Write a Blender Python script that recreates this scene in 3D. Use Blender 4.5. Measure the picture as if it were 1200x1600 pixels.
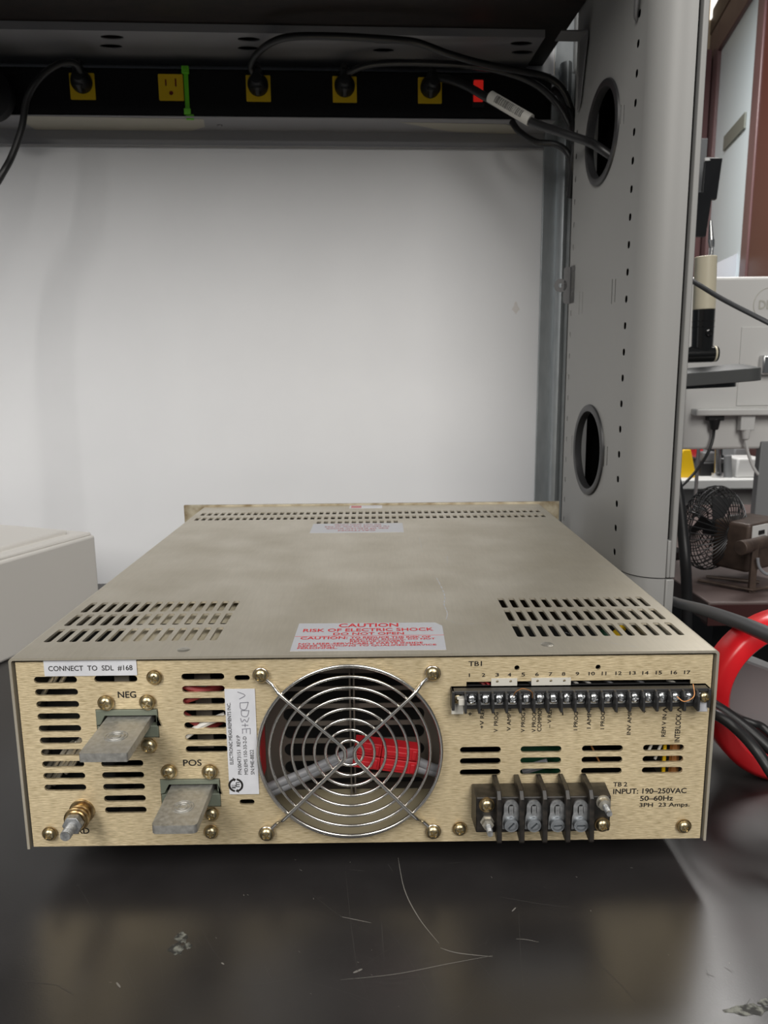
import bpy, bmesh, math, random
from mathutils import Vector, Matrix

S = bpy.context.scene
for o in list(bpy.data.objects): bpy.data.objects.remove(o)
random.seed(7)
PI = math.pi

# ---------------------------------------------------------------- camera
FPX, PITCH, YAW, ROLL = 1194.53, 0.181547, -0.0058765, -0.0092453
CAM = Vector((0.0098395, -0.4417146, 0.3212771))
_fw = Vector((-math.sin(YAW)*math.cos(PITCH), math.cos(YAW)*math.cos(PITCH), -math.sin(PITCH)))
_rt = Vector((math.cos(YAW), math.sin(YAW), 0)); _up = _rt.cross(_fw)
RT = _rt*math.cos(ROLL)+_up*math.sin(ROLL); UP = -_rt*math.sin(ROLL)+_up*math.cos(ROLL); FW = _fw
cd = bpy.data.cameras.new('camera'); cam = bpy.data.objects.new('camera', cd); S.collection.objects.link(cam)
cd.sensor_fit = 'VERTICAL'; cd.sensor_height = 24.0; cd.sensor_width = 18.0
cd.lens = FPX/1600*24.0; cd.clip_start = 0.01; cd.clip_end = 50
cam.matrix_world = Matrix(((RT.x, UP.x, -FW.x, CAM.x), (RT.y, UP.y, -FW.y, CAM.y), (RT.z, UP.z, -FW.z, CAM.z), (0, 0, 0, 1)))
S.camera = cam
cd.dof.use_dof = True; cd.dof.focus_distance = 0.50; cd.dof.aperture_fstop = 14.0

# ---------------------------------------------------------------- world, lamps, exposure
S.view_settings.view_transform = 'Standard'; S.view_settings.look = 'None'
S.view_settings.exposure = 0.0; S.view_settings.gamma = 1.0; S.view_settings.use_curve_mapping = False
w = bpy.data.worlds.new('room_air'); S.world = w; w.use_nodes = True
w.node_tree.nodes['Background'].inputs[0].default_value = (0.86, 0.93, 1.0, 1)
w.node_tree.nodes['Background'].inputs[1].default_value = 0.085
def area(name, loc, target, sx, sy, power, col):
    l = bpy.data.lights.new(name, 'AREA'); l.shape = 'RECTANGLE'; l.size = sx; l.size_y = sy; l.energy = power; l.color = col
    o = bpy.data.objects.new(name, l); S.collection.objects.link(o); o.location = loc
    o.rotation_euler = (Vector(target)-Vector(loc)).to_track_quat('-Z', 'Y').to_euler(); return o
area('unseen_ceiling_lamp', (-1.2, -1.85, 1.95), (-0.2, 0.2, 0.2), 0.9, 1.8, 53, (1.0, 0.965, 0.91))
area('unseen_ceiling_lamp', (0.85, -1.95, 1.98), (0.1, 0.2, 0.2), 1.2, 1.8, 53, (1.0, 0.965, 0.91))
area('unseen_ceiling_lamp', (0.75, 1.7, 1.75), (0.8, 1.5, 0), 0.6, 1.2, 46, (1.0, 0.98, 0.95))  # lamp added out of view to brighten the background

# ---------------------------------------------------------------- where things are
def ray(px, py): return FW+RT*((px-600)/FPX)-UP*((py-800)/FPX)
def at(px, py, Y):
    d = ray(px, py); return CAM+d*((Y-CAM.y)/d.y)
def atz(px, py, Z):
    d = ray(px, py); return CAM+d*((Z-CAM.z)/d.z)
def F(px, py):
    p = at(px, py, 0.0); return (p.x, p.z)
BEN = Matrix.Translation((0.27, 0.45, 0)) @ Matrix.Rotation(math.radians(3), 4, 'Z')   # bench frame: u right along wall, v away
BENI = BEN.inverted()
def atv(px, py, v):
    n = (BEN.to_3x3() @ Vector((0, 1, 0))); o = BEN @ Vector((0, v, 0)); d = ray(px, py)
    return BENI @ (CAM+d*((o-CAM).dot(n)/d.dot(n)))
def atu(px, py, u):
    n = (BEN.to_3x3() @ Vector((1, 0, 0))); o = BEN @ Vector((u, 0, 0)); d = ray(px, py)
    return BENI @ (CAM+d*((o-CAM).dot(n)/d.dot(n)))

# ---------------------------------------------------------------- materials
def M(name, base, rough=0.5, metal=0.0, spec=0.5, coat=0.0, trans=0.0, emit=None):
    m = bpy.data.materials.new(name); m.use_nodes = True; b = m.node_tree.nodes['Principled BSDF']
    b.inputs['Base Color'].default_value = (*base, 1); b.inputs['Roughness'].default_value = rough
    b.inputs['Metallic'].default_value = metal; b.inputs['Specular IOR Level'].default_value = spec
    b.inputs['Coat Weight'].default_value = coat; b.inputs['Transmission Weight'].default_value = trans
    if emit: b.inputs['Emission Color'].default_value = (*emit[0], 1); b.inputs['Emission Strength'].default_value = emit[1]
    return m
def noisy(m, scale=(1, 1, 1), nscale=5.0, detail=6, c0=None, c1=None, lo=0.35, hi=0.65, bump=0.0, dist=0.001, r0=None, r1=None, c2=None):
    t = m.node_tree; N = t.nodes; L = t.links; b = N['Principled BSDF']
    tc = N.new('ShaderNodeTexCoord'); mp = N.new('ShaderNodeMapping'); mp.inputs['Scale'].default_value = scale
    ns = N.new('ShaderNodeTexNoise'); ns.inputs['Scale'].default_value = nscale; ns.inputs['Detail'].default_value = detail
    L.new(tc.outputs['Object'], mp.inputs[0]); L.new(mp.outputs[0], ns.inputs['Vector'])
    if c0:
        r = N.new('ShaderNodeValToRGB'); r.color_ramp.elements[0].position = lo; r.color_ramp.elements[1].position = hi
        r.color_ramp.elements[0].color = (*c0, 1); r.color_ramp.elements[1].color = (*c1, 1)
        L.new(ns.outputs['Fac'], r.inputs[0]); out = r.outputs[0]
        src = b.inputs['Base Color'].links
        if src:
            mx = N.new('ShaderNodeMix'); mx.data_type = 'RGBA'; mx.blend_type = 'MULTIPLY'; mx.inputs[0].default_value = 1.0
            L.new(src[0].from_socket, mx.inputs[6]); L.new(out, mx.inputs[7]); out = mx.outputs[2]
        L.new(out, b.inputs['Base Color'])
    if r0 is not None:
        mr = N.new('ShaderNodeMapRange'); mr.inputs[1].default_value = lo; mr.inputs[2].default_value = hi
        mr.inputs[3].default_value = r0; mr.inputs[4].default_value = r1
        L.new(ns.outputs['Fac'], mr.inputs[0]); L.new(mr.outputs[0], b.inputs['Roughness'])
    if bump:
        bp = N.new('ShaderNodeBump'); bp.inputs['Strength'].default_value = bump; bp.inputs['Distance'].default_value = dist
        L.new(ns.outputs['Fac'], bp.inputs['Height'])
        if b.inputs['Normal'].links: L.new(b.inputs['Normal'].links[0].from_socket, bp.inputs['Normal'])
        L.new(bp.outputs[0], b.inputs['Normal'])
    return m
MT = {}
MT['gold'] = M('brushed_gold_metal', (0.5, 0.42, 0.29), 0.5, 0.7)
noisy(MT['gold'], (170, 1, 1700), 1.0, 2, (0.47, 0.38, 0.225), (0.98, 0.83, 0.56), 0.3, 0.72, 0.45, 0.0003, 0.56, 0.42)
_n = MT['gold'].node_tree; _b = _n.nodes['Principled BSDF']; _c = _n.nodes.new('ShaderNodeCombineXYZ'); _c.inputs[2].default_value = 1.0
_n.links.new(_c.outputs[0], _b.inputs['Tangent']); _b.inputs['Anisotropic'].default_value = 0.75
noisy(MT['gold'], (1, 1, 1), 14, 4, (0.85, 0.84, 0.82), (1, 1, 1), 0.3, 0.7)
MT['cover'] = M('passivated_cover_metal', (0.46, 0.42, 0.34), 0.42, 0.65)
noisy(MT['cover'], (1, 1, 1), 16, 8, (0.55, 0.50, 0.40), (0.66, 0.61, 0.51), 0.3, 0.7, 0, 0, 0.44, 0.36)
noisy(MT['cover'], (700, 60, 60), 1, 3, (0.94, 0.94, 0.94), (1, 1, 1), 0.3, 0.7, 0.05, 0.0002)
MT['cover_edge'] = M('bare_cover_edge', (0.55, 0.52, 0.45), 0.35, 0.8)
MT['panel_back'] = M('yellowed_zinc_plate', (0.42, 0.37, 0.27), 0.5, 0.4)
noisy(MT['panel_back'], (1, 1, 1), 60, 6, (0.24, 0.18, 0.10), (0.50, 0.45, 0.34), 0.35, 0.6)
MT['olive'] = M('olive_inner_floor', (0.22, 0.19, 0.12), 0.5, 0.2)
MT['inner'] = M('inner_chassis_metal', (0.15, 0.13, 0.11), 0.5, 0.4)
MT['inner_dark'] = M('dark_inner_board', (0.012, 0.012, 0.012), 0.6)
MT['inner_tan'] = M('tan_inner_bracket', (0.62, 0.57, 0.44), 0.5, 0.3)
MT['steel'] = M('bright_nickel_wire', (0.78, 0.76, 0.72), 0.22, 1.0)
MT['screw'] = M('yellow_zinc_screw', (0.52, 0.44, 0.28), 0.33, 1.0)
MT['screw_n'] = M('nickel_screw', (0.72, 0.73, 0.74), 0.24, 1.0)
MT['washer'] = M('brass_washer', (0.50, 0.35, 0.16), 0.34, 1.0)
noisy(MT['washer'], (1, 1, 1), 300, 4, (0.30, 0.2, 0.1), (0.58, 0.43, 0.22), 0.35, 0.65)
MT['bar'] = M('tinned_bus_bar', (0.36, 0.36, 0.34), 0.5, 0.75)
noisy(MT['bar'], (1, 1, 1), 350, 8, (0.36, 0.355, 0.335), (0.52, 0.515, 0.49), 0.3, 0.7, 0.2, 0.0006, 0.42, 0.62)
MT['lug'] = M('tinned_lug', (0.42, 0.43, 0.44), 0.45, 0.8)
noisy(MT['lug'], (1, 1, 1), 400, 6, (0.26, 0.27, 0.28), (0.55, 0.56, 0.57), 0.3, 0.7, 0.2, 0.0004)
MT['lug_s'] = M('dull_zinc_screw', (0.42, 0.45, 0.48), 0.42, 0.9)
MT['wire_tan'] = M('tan_winding_wire', (0.50, 0.46, 0.38), 0.35, 0.5)
MT['green'] = M('grey_green_insulator', (0.155, 0.175, 0.135), 0.5)
MT['bake'] = M('brown_black_phenolic', (0.017, 0.014, 0.012), 0.45)
noisy(MT['bake'], (1, 1, 1), 220, 5, (0.009, 0.008, 0.007), (0.035, 0.028, 0.023), 0.4, 0.75, 0.1, 0.0004)
MT['strip_blk'] = M('dark_grey_terminal_plastic', (0.03, 0.03, 0.031), 0.4)
MT['nylon'] = M('ivory_nylon', (0.62, 0.60, 0.54), 0.4)
MT['ink'] = M('black_ink', (0.012, 0.010, 0.009), 0.6)
MT['red_ink'] = M('red_ink', (0.62, 0.035, 0.04), 0.6)
MT['pink_ink'] = M('faded_red_ink', (0.55, 0.20, 0.21), 0.6)
MT['grey_ink'] = M('pencil_grey', (0.22, 0.22, 0.25), 0.6)
MT['paper'] = M('white_label', (0.66, 0.67, 0.71), 0.45)
noisy(MT['paper'], (1, 1, 1), 80, 3, (0.60, 0.61, 0.65), (0.70, 0.71, 0.75), 0.3, 0.7)
MT['foil'] = M('silvery_label', (0.52, 0.53, 0.57), 0.35, 0.1)
MT['red_con'] = M('red_connector_plastic', (0.50, 0.014, 0.022), 0.4)
MT['red_dk'] = M('dark_red_paint', (0.22, 0.025, 0.025), 0.5)
MT['cable_g'] = M('grey_wire', (0.22, 0.225, 0.24), 0.4)
MT['cable_w'] = M('white_wire', (0.6, 0.58, 0.54), 0.4)
MT['copper'] = M('copper_winding', (0.45, 0.20, 0.07), 0.4, 0.5)
MT['pcb'] = M('green_board', (0.02, 0.10, 0.05), 0.4)
MT['yellow'] = M('yellow_outlet_plastic', (0.78, 0.53, 0.015), 0.4)
MT['black'] = M('black_plastic', (0.010, 0.010, 0.011), 0.45)
MT['strip'] = M('black_strip_housing', (0.004, 0.004, 0.005), 0.6, spec=0.25)
MT['cord'] = M('black_cord_rubber', (0.013, 0.013, 0.014), 0.42)
MT['cord_g'] = M('dark_grey_hose', (0.055, 0.057, 0.062), 0.4)
MT['lime'] = M('lime_zip_tie', (0.16, 0.62, 0.03), 0.4)
MT['redsw'] = M('lit_red_rocker', (0.6, 0.015, 0.015), 0.3, emit=((1.0, 0.03, 0.02), 0.22))
MT['grey_paint'] = M('grey_powder_coat', (0.275, 0.275, 0.27), 0.45)
noisy(MT['grey_paint'], (1, 1, 1), 900, 2, None, None, 0.3, 0.7, 0.12, 0.0002)
MT['grey_dark'] = M('dark_grey_steel', (0.16, 0.16, 0.165), 0.45, 0.2)
MT['channel'] = M('grey_channel_paint', (0.27, 0.27, 0.285), 0.5)
MT['beige_patch'] = M('pale_beige_patch', (0.42, 0.40, 0.34), 0.6)
MT['grommet'] = M('black_grommet', (0.028, 0.028, 0.030), 0.4)
MT['galv'] = M('galvanised_steel', (0.40, 0.43, 0.45), 0.42, 0.7)
noisy(MT['galv'], (1, 1, 0.3), 120, 6, (0.38, 0.41, 0.43), (0.45, 0.48, 0.50), 0.3, 0.7)
MT['wall'] = M('white_back_board', (0.76, 0.765, 0.785), 0.5)
noisy(MT['wall'], (1, 1, 1), 6, 4, (0.70, 0.71, 0.735), (0.74, 0.75, 0.775), 0.3, 0.7)
MT['shelf'] = M('dark_brown_laminate', (0.022, 0.013, 0.010), 0.5)
noisy(MT['shelf'], (0.6, 1, 1), 90, 6, (0.008, 0.005, 0.004), (0.018, 0.011, 0.008), 0.3, 0.7)
MT['void'] = M('painted_hole_shade', (0.003, 0.003, 0.003), 0.95, spec=0.0)  # black that stands in for shade inside the panel holes
MT['box'] = M('white_foam_box', (0.72, 0.70, 0.67), 0.6)
MT['smudge'] = M('faint_smudge', (0.64, 0.62, 0.61), 0.5)
MT['table'] = M('black_laminate', (0.015, 0.013, 0.013), 0.2, spec=0.7)
noisy(MT['table'], (1, 1, 1), 18, 6, (0.021, 0.0195, 0.020), (0.028, 0.026, 0.0265), 0.3, 0.7, 0, 0, 0.28, 0.36)
noisy(MT['table'], (1, 1, 1), 900, 2, None, None, 0.3, 0.7, 0.10, 0.00025)
MT['scratch'] = M('pale_scratch', (0.20, 0.19, 0.175), 0.5)
MT['scratch2'] = M('faint_scratch', (0.055, 0.052, 0.05), 0.4)
MT['stain'] = M('dried_residue', (0.12, 0.125, 0.11), 0.7)
noisy(MT['stain'], (1, 1, 1), 260, 6, (0.03, 0.03, 0.028), (0.20, 0.205, 0.18), 0.45, 0.62)
MT['wood'] = M('dark_red_wood', (0.065, 0.03, 0.028), 0.35)
noisy(MT['wood'], (1, 1, 0.2), 30, 5, (0.11, 0.055, 0.056), (0.15, 0.078, 0.080), 0.3, 0.7)
MT['wood_dk'] = M('deep_red_brown_wood', (0.045, 0.015, 0.014), 0.4)
MT['wood2'] = M('reddish_mahogany', (0.075, 0.014, 0.010), 0.35)
MT['desk'] = M('dusty_dark_wood', (0.10, 0.07, 0.065), 0.5)
MT['frost'] = M('frosted_glass', (0.80, 0.91, 0.96), 0.35, spec=0.5)  # bright base stands in for light glowing through the pane
MT['frost_mark'] = M('grey_green_strip', (0.20, 0.21, 0.18), 0.5)
MT['beige'] = M('beige_wall_paint', (0.42, 0.33, 0.22), 0.6)
MT['lamp_on'] = M('lit_panel', (1, 1, 1), 0.5, emit=((1, 0.97, 0.9), 1.4))
MT['cream'] = M('cream_lamp_enamel', (0.72, 0.66, 0.50), 0.35)
MT['gloss_blk'] = M('gloss_black', (0.008, 0.008, 0.008), 0.15, coat=0.5)
MT['lamp_head'] = M('dark_grey_lamp_plastic', (0.075, 0.078, 0.078), 0.45)
MT['mon'] = M('silver_white_monitor_plastic', (0.66, 0.655, 0.64), 0.4)
MT['mon_line'] = M('monitor_seam', (0.42, 0.42, 0.41), 0.5)
MT['logo'] = M('pale_logo_ink', (0.50, 0.49, 0.44), 0.4)
MT['brown'] = M('brown_enamel_metal', (0.062, 0.040, 0.032), 0.5, 0.2)
noisy(MT['brown'], (1, 1, 1), 40, 5, (0.045, 0.030, 0.024), (0.10, 0.068, 0.052), 0.35, 0.75)
MT['cage'] = M('dark_cage_wire', (0.035, 0.035, 0.037), 0.4, 0.5)
MT['red'] = M('glossy_red_plastic', (0.62, 0.012, 0.018), 0.28)
MT['plate'] = M('mid_grey_sheet', (0.20, 0.205, 0.21), 0.5)
MT['white'] = M('white_plastic', (0.66, 0.66, 0.65), 0.45)
MT['yel'] = M('yellow_paint', (0.80, 0.50, 0.01), 0.4)
MT['chrome'] = M('chrome', (0.6, 0.6, 0.6), 0.25, 1.0)
MT['floor'] = M('dark_floor_tile', (0.03, 0.03, 0.032), 0.5)
MT['ceil'] = M('white_ceiling_tile', (0.55, 0.54, 0.5), 0.8)
MT['cable_tag'] = M('cream_tag', (0.6, 0.59, 0.55), 0.45)

# ---------------------------------------------------------------- mesh helpers
def NB(): return bmesh.new()
def add_faces(bm, vs, fs, mi=0, M4=None):
    bv = [bm.verts.new((M4 @ Vector(v)) if M4 else v) for v in vs]
    for f in fs:
        try:
            q = bm.faces.new([bv[i] for i in f]); q.material_index = mi
        except ValueError: pass
    return bv
def box(bm, x0, x1, y0, y1, z0, z1, mi=0, M4=None):
    x0, x1 = sorted((x0, x1)); y0, y1 = sorted((y0, y1)); z0, z1 = sorted((z0, z1))
    vs = [(x, y, z) for z in (z0, z1) for y in (y0, y1) for x in (x0, x1)]
    add_faces(bm, vs, [(0, 2, 3, 1), (4, 5, 7, 6), (0, 1, 5, 4), (2, 6, 7, 3), (0, 4, 6, 2), (1, 3, 7, 5)], mi, M4)
    return bm
def frame_of(d):
    d = Vector(d).normalized(); a = Vector((0, 0, 1)) if abs(d.z) < 0.9 else Vector((1, 0, 0))
    x = a.cross(d).normalized(); return x, d.cross(x).normalized(), d
def lathe(bm, prof, c, axis, n=28, mi=0, M4=None, xr=None):
    """prof = [(r, h)...] turned about axis at c"""
    x, y, d = frame_of(axis)
    if xr: x = Vector(xr); y = d.cross(x)
    c = Vector(c); rings = []
    for r, h in prof:
        if r < 1e-7: p = c+d*h; rings.append([bm.verts.new(M4 @ p if M4 else p)])
        else:
            L = []
            for k in range(n):
                a = 2*PI*k/n; p = c+d*h+x*(r*math.cos(a))+y*(r*math.sin(a)); L.append(bm.verts.new(M4 @ p if M4 else p))
            rings.append(L)
    for A, B in zip(rings, rings[1:]):
        for k in range(n):
            k2 = (k+1) % n
            if len(A) == 1 and len(B) == 1: continue
            if len(A) == 1: q = [A[0], B[k2], B[k]][::-1]
            elif len(B) == 1: q = [A[k], A[k2], B[0]]
            else: q = [A[k], A[k2], B[k2], B[k]]
            try: f = bm.faces.new(q); f.material_index = mi
            except ValueError: pass
    return bm
def cyl(bm, p0, p1, r0, r1=None, n=24, mi=0, M4=None):
    p0 = Vector(p0); p1 = Vector(p1); r1 = r0 if r1 is None else r1; L = (p1-p0).length
    return lathe(bm, [(0, 0), (r0, 0), (r1, L), (0, L)], p0, p1-p0, n, mi, M4)
def smooth_path(pts, k=8):
    P = [Vector(p) for p in pts]; out = []
    for i in range(len(P)-1):
        p0 = P[max(i-1, 0)]; p1 = P[i]; p2 = P[i+1]; p3 = P[min(i+2, len(P)-1)]
        for j in range(k):
            t = j/k
            out.append(0.5*((2*p1)+(p2-p0)*t+(2*p0-5*p1+4*p2-p3)*t*t+(3*p1-p0-3*p2+p3)*t**3))
    out.append(P[-1]); return out
def tube(bm, pts, r, n=12, mi=0, closed=False, smooth=0, M4=None, flat=1.0):
    P = smooth_path(pts, smooth) if smooth else [Vector(p) for p in pts]
    m = len(P); rs = r if isinstance(r, (list, tuple)) else [r]*m
    if len(rs) != m: rs = [rs[min(int(i*len(rs)/m), len(rs)-1)] for i in range(m)]
    def tan(i):
        if closed: return (P[(i+1) % m]-P[i-1]).normalized()
        return (P[min(i+1, m-1)]-P[max(i-1, 0)]).normalized()
    t = tan(0); x = frame_of(t)[0]; rings = []
    for i in range(m):
        t = tan(i); x = (x-t*x.dot(t)).normalized(); y = t.cross(x)
        rings.append([bm.verts.new((M4 @ q) if M4 else q) for q in [P[i]+x*(rs[i]*math.cos(2*PI*k/n))+y*(rs[i]*flat*math.sin(2*PI*k/n)) for k in range(n)]])
    for i in range(m if closed else m-1):
        A = rings[i]; B = rings[(i+1) % m]
        for k in range(n):
            f = bm.faces.new([A[k], A[(k+1) % n], B[(k+1) % n], B[k]]); f.material_index = mi
    if not closed:
        for R_ in (rings[0][::-1], rings[-1]):
            f = bm.faces.new(R_); f.material_index = mi
    return bm
def circle_pts(c, R_, ax='y', n=64, sx=1, sz=1):
    c = Vector(c); o = []
    for k in range(n):
        a = 2*PI*k/n; p, q = R_*sx*math.cos(a), R_*sz*math.sin(a)
        o.append(c+{'y': Vector((p, 0, q)), 'z': Vector((p, q, 0)), 'x': Vector((0, p, q))}[ax])
    return o
def prism(bm, poly, h0, h1, M4, mi=0):
    """poly 2D extruded from h0 to h1 along local z, through M4"""
    n = len(poly)
    vs = [(p[0], p[1], h0) for p in poly]+[(p[0], p[1], h1) for p in poly]
    fs = [tuple(range(n))[::-1], tuple(range(n, 2*n))]+[(i, (i+1) % n, n+(i+1) % n, n+i) for i in range(n)]
    add_faces(bm, vs, fs, mi, M4); return bm
def rrect(cx, cy, w, h, r, n=5):
    r = min(r, w/2-1e-6, h/2-1e-6); o = []
    for sx, sy, a0 in ((1, 1, 0), (-1, 1, PI/2), (-1, -1, PI), (1, -1, 1.5*PI)):
        for k in range(n+1):
            a = a0+PI/2*k/n; o.append((cx+sx*(w/2-r)+r*math.cos(a), cy+sy*(h/2-r)+r*math.sin(a)))
    return o
def circ(cx, cy, r, n=16, ry=None): return [(cx+r*math.cos(2*PI*k/n), cy+(ry or r)*math.sin(2*PI*k/n)) for k in range(n)]
def curve_to_mesh(cu):
    o = bpy.data.objects.new('tmp', cu); S.collection.objects.link(o)
    dg = bpy.context.evaluated_depsgraph_get(); me = bpy.data.meshes.new_from_object(o.evaluated_get(dg))
    bpy.data.objects.remove(o); bpy.data.curves.remove(cu); return me
def plate(bm, outer, holes, h0, h1, M4, mi=0):
    """a sheet with real holes: outline and holes in local xy, thickness h0..h1 along local z"""
    cu = bpy.data.curves.new('t', 'CURVE'); cu.dimensions = '2D'; cu.fill_mode = 'BOTH'; cu.extrude = abs(h1-h0)/2
    for poly in [outer]+list(holes):
        s = cu.splines.new('POLY'); s.points.add(len(poly)-1); s.use_cyclic_u = True
        for i, p in enumerate(poly): s.points[i].co = (p[0], p[1], 0, 1)
    me = curve_to_mesh(cu); me.transform(M4 @ Matrix.Translation((0, 0, (h0+h1)/2)))
    for p in me.polygons: p.material_index = mi
    n0 = len(bm.faces); bm.from_mesh(me); bpy.data.meshes.remove(me)
    bm.faces.ensure_lookup_table()
    for i in range(n0, len(bm.faces)): bm.faces[i].material_index = mi
    return bm
def axes(o, x, y):
    x = Vector(x).normalized(); y = Vector(y).normalized(); z = x.cross(y)
    return Matrix(((x.x, y.x, z.x, o[0]), (x.y, y.y, z.y, o[1]), (x.z, y.z, z.z, o[2]), (0, 0, 0, 1)))
def text(bm, s, M4, x0, x1, y0, y1, mi=0, bold=0.0, th=0.00008):
    """writing fitted in the rectangle x0..x1, y0..y1 of the local plane M4"""
    cu = bpy.data.curves.new('t', 'FONT'); cu.body = s; cu.size = 1; cu.extrude = 0.0; cu.offset = bold; cu.resolution_u = 3
    cu.offset = 0.0; me = curve_to_mesh(cu); src = me.copy() if bold else None
    xs = [v.co.x for v in me.vertices]; ys = [v.co.y for v in me.vertices]
    if not xs: return
    a, b, c, d = min(xs), max(xs), min(ys), max(ys)
    sx = (x1-x0)/max(b-a, 1e-6); sy = (y1-y0)/max(d-c, 1e-6)
    me.transform(M4 @ Matrix.Translation((x0, y0, th)) @ Matrix.Diagonal((sx, sy, 1, 1)) @ Matrix.Translation((-a, -c, 0)))
    n0 = len(bm.faces); bm.from_mesh(me); bpy.data.meshes.remove(me)
    if src:
        for j, (ox, oy) in enumerate(((bold, 0), (-bold, 0), (0, bold), (0, -bold))):
            m2 = src.copy(); m2.transform(M4 @ Matrix.Translation((x0, y0, th+0.000008*(j+1))) @ Matrix.Diagonal((sx, sy, 1, 1)) @ Matrix.Translation((-a+ox, -c+oy, 0))); bm.from_mesh(m2); bpy.data.meshes.remove(m2)
        bpy.data.meshes.remove(src)
    bm.faces.ensure_lookup_table()
    for i in range(n0, len(bm.faces)): bm.faces[i].material_index = mi

# ---------------------------------------------------------------- object helpers
WM = {}
def empty(name, loc, label, cat, group=None, rot=0):
    o = bpy.data.objects.new(name, None); S.collection.objects.link(o); o.empty_display_size = 0.02
    m = Matrix.Translation(loc) @ Matrix.Rotation(rot, 4, 'Z'); o.matrix_basis = m; WM[o] = m
    tag(o, label, cat, group); return o
def tag(o, label=None, cat=None, group=None, kind=None):
    if label: o['label'] = label
    if cat: o['category'] = cat
    if group: o['group'] = group
    if kind: o['kind'] = kind
    return o
def obj(name, bm, mats, parent=None, smooth=35, bevel=0.0, label=None, M4=None, seg=2, weld=True, flip=True):
    if M4: bmesh.ops.transform(bm, matrix=M4, verts=bm.verts)
    if weld: bmesh.ops.remove_doubles(bm, verts=bm.verts, dist=1e-6)
    if flip: bmesh.ops.recalc_face_normals(bm, faces=bm.faces)
    vs = [v.co for v in bm.verts]
    lo = Vector([min(v[i] for v in vs) for i in range(3)]); hi = Vector([max(v[i] for v in vs) for i in range(3)])
    c = Vector(((lo.x+hi.x)/2, (lo.y+hi.y)/2, lo.z)); bmesh.ops.translate(bm, verts=bm.verts, vec=-c)
    me = bpy.data.meshes.new(name); bm.to_mesh(me); bm.free()
    for m in (mats if isinstance(mats, (list, tuple)) else [mats]): me.materials.append(MT[m])
    if smooth:
        me.polygons.foreach_set('use_smooth', [True]*len(me.polygons)); me.set_sharp_from_angle(angle=math.radians(smooth))
    o = bpy.data.objects.new(name, me); S.collection.objects.link(o)
    o.matrix_basis = Matrix.Translation(c); WM[o] = Matrix.Translation(c)
    if parent: o.parent = parent; o.matrix_parent_inverse = WM[parent].inverted()
    if bevel:
        b = o.modifiers.new('b', 'BEVEL'); b.width = bevel; b.segments = seg; b.limit_method = 'ANGLE'; b.angle_limit = math.radians(40)
    if label: o['label'] = label
    return o
def place(src, loc, roty=0.0, parent=None, name=None, label=None):
    """a copy of a part (shared mesh) at loc"""
    o = src.copy(); S.collection.objects.link(o)
    if name: o.name = name
    m = Matrix.Translation(loc) @ Matrix.Rotation(roty, 4, 'Y'); o.matrix_basis = m; WM[o] = m
    o.parent = parent
    if parent: o.matrix_parent_inverse = WM[parent].inverted()
    if label: o['label'] = label
    return o

# fasteners share meshes: axis along -Y, base at the origin
def head_mesh(name, R_, h, kind, mat, wash=0.0):
    bm = NB(); n = 44; rings = 15; prev = None
    y0 = -(0.0007 if wash else 0)
    for i in range(rings+1):
        t = i/rings; r = R_*t; L = []
        for k in range(n if i else 1):
            a = 2*PI*k/n; x, z = r*math.cos(a), r*math.sin(a)
            hh = h*(1-t**2.6)**0.55 if i < rings else 0.0
            lx, lz = abs(x)/R_, abs(z)/R_
            if kind == 'phillips' and ((lx < 0.13 and lz < 0.56) or (lz < 0.13 and lx < 0.56)): hh -= h*0.45*(1-0.5*max(lx, lz))
            if kind == 'slot' and lx < 0.13: hh = max(hh-h*0.5, 0)
            L.append(bm.verts.new((x, y0-hh, z)))
        if prev:
            for k in range(n):
                k2 = (k+1) % n
                if len(prev) == 1: bm.faces.new([prev[0], L[k2], L[k]][::-1])
                else: bm.faces.new([prev[k], prev[k2], L[k2], L[k]])
        prev = L
    cyl(bm, (0, 0, 0), (0, y0-0.0004, 0), R_*0.97, n=n)
    if wash: lathe(bm, [(0, 0), (R_*wash, 0), (R_*wash, 0.0006), (R_*0.9, 0.0009), (0, 0.0009)], (0, 0, 0), (0, -1, 0), 36, 1)
    bmesh.ops.recalc_face_normals(bm, faces=bm.faces)
    me = bpy.data.meshes.new(name); bm.to_mesh(me); bm.free(); me.materials.append(MT[mat]); me.materials.append(MT['washer'])
    me.polygons.foreach_set('use_smooth', [True]*len(me.polygons)); me.set_sharp_from_angle(angle=math.radians(38)); return me
def put(name, me, loc, roty=0.0, parent=None, label=None):
    o = bpy.data.objects.new(name, me); S.collection.objects.link(o)
    m = Matrix.Translation(loc) @ Matrix.Rotation(roty, 4, 'Y'); o.matrix_basis = m; WM[o] = m
    if parent: o.parent = parent; o.matrix_parent_inverse = WM[parent].inverted()
    if label: o['label'] = label
    return o

# ================================================================ THE SETTING
def struct(name, bm, mats, M4=None, **k):
    o = obj(name, bm, mats, M4=M4, **k); o['kind'] = 'structure'; return o
WV = 0.30
struct('wall_back', box(NB(), -1.3, 0.0125, WV, WV+0.02, -0.02, 0.97), 'wall', BEN, smooth=0)
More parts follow.
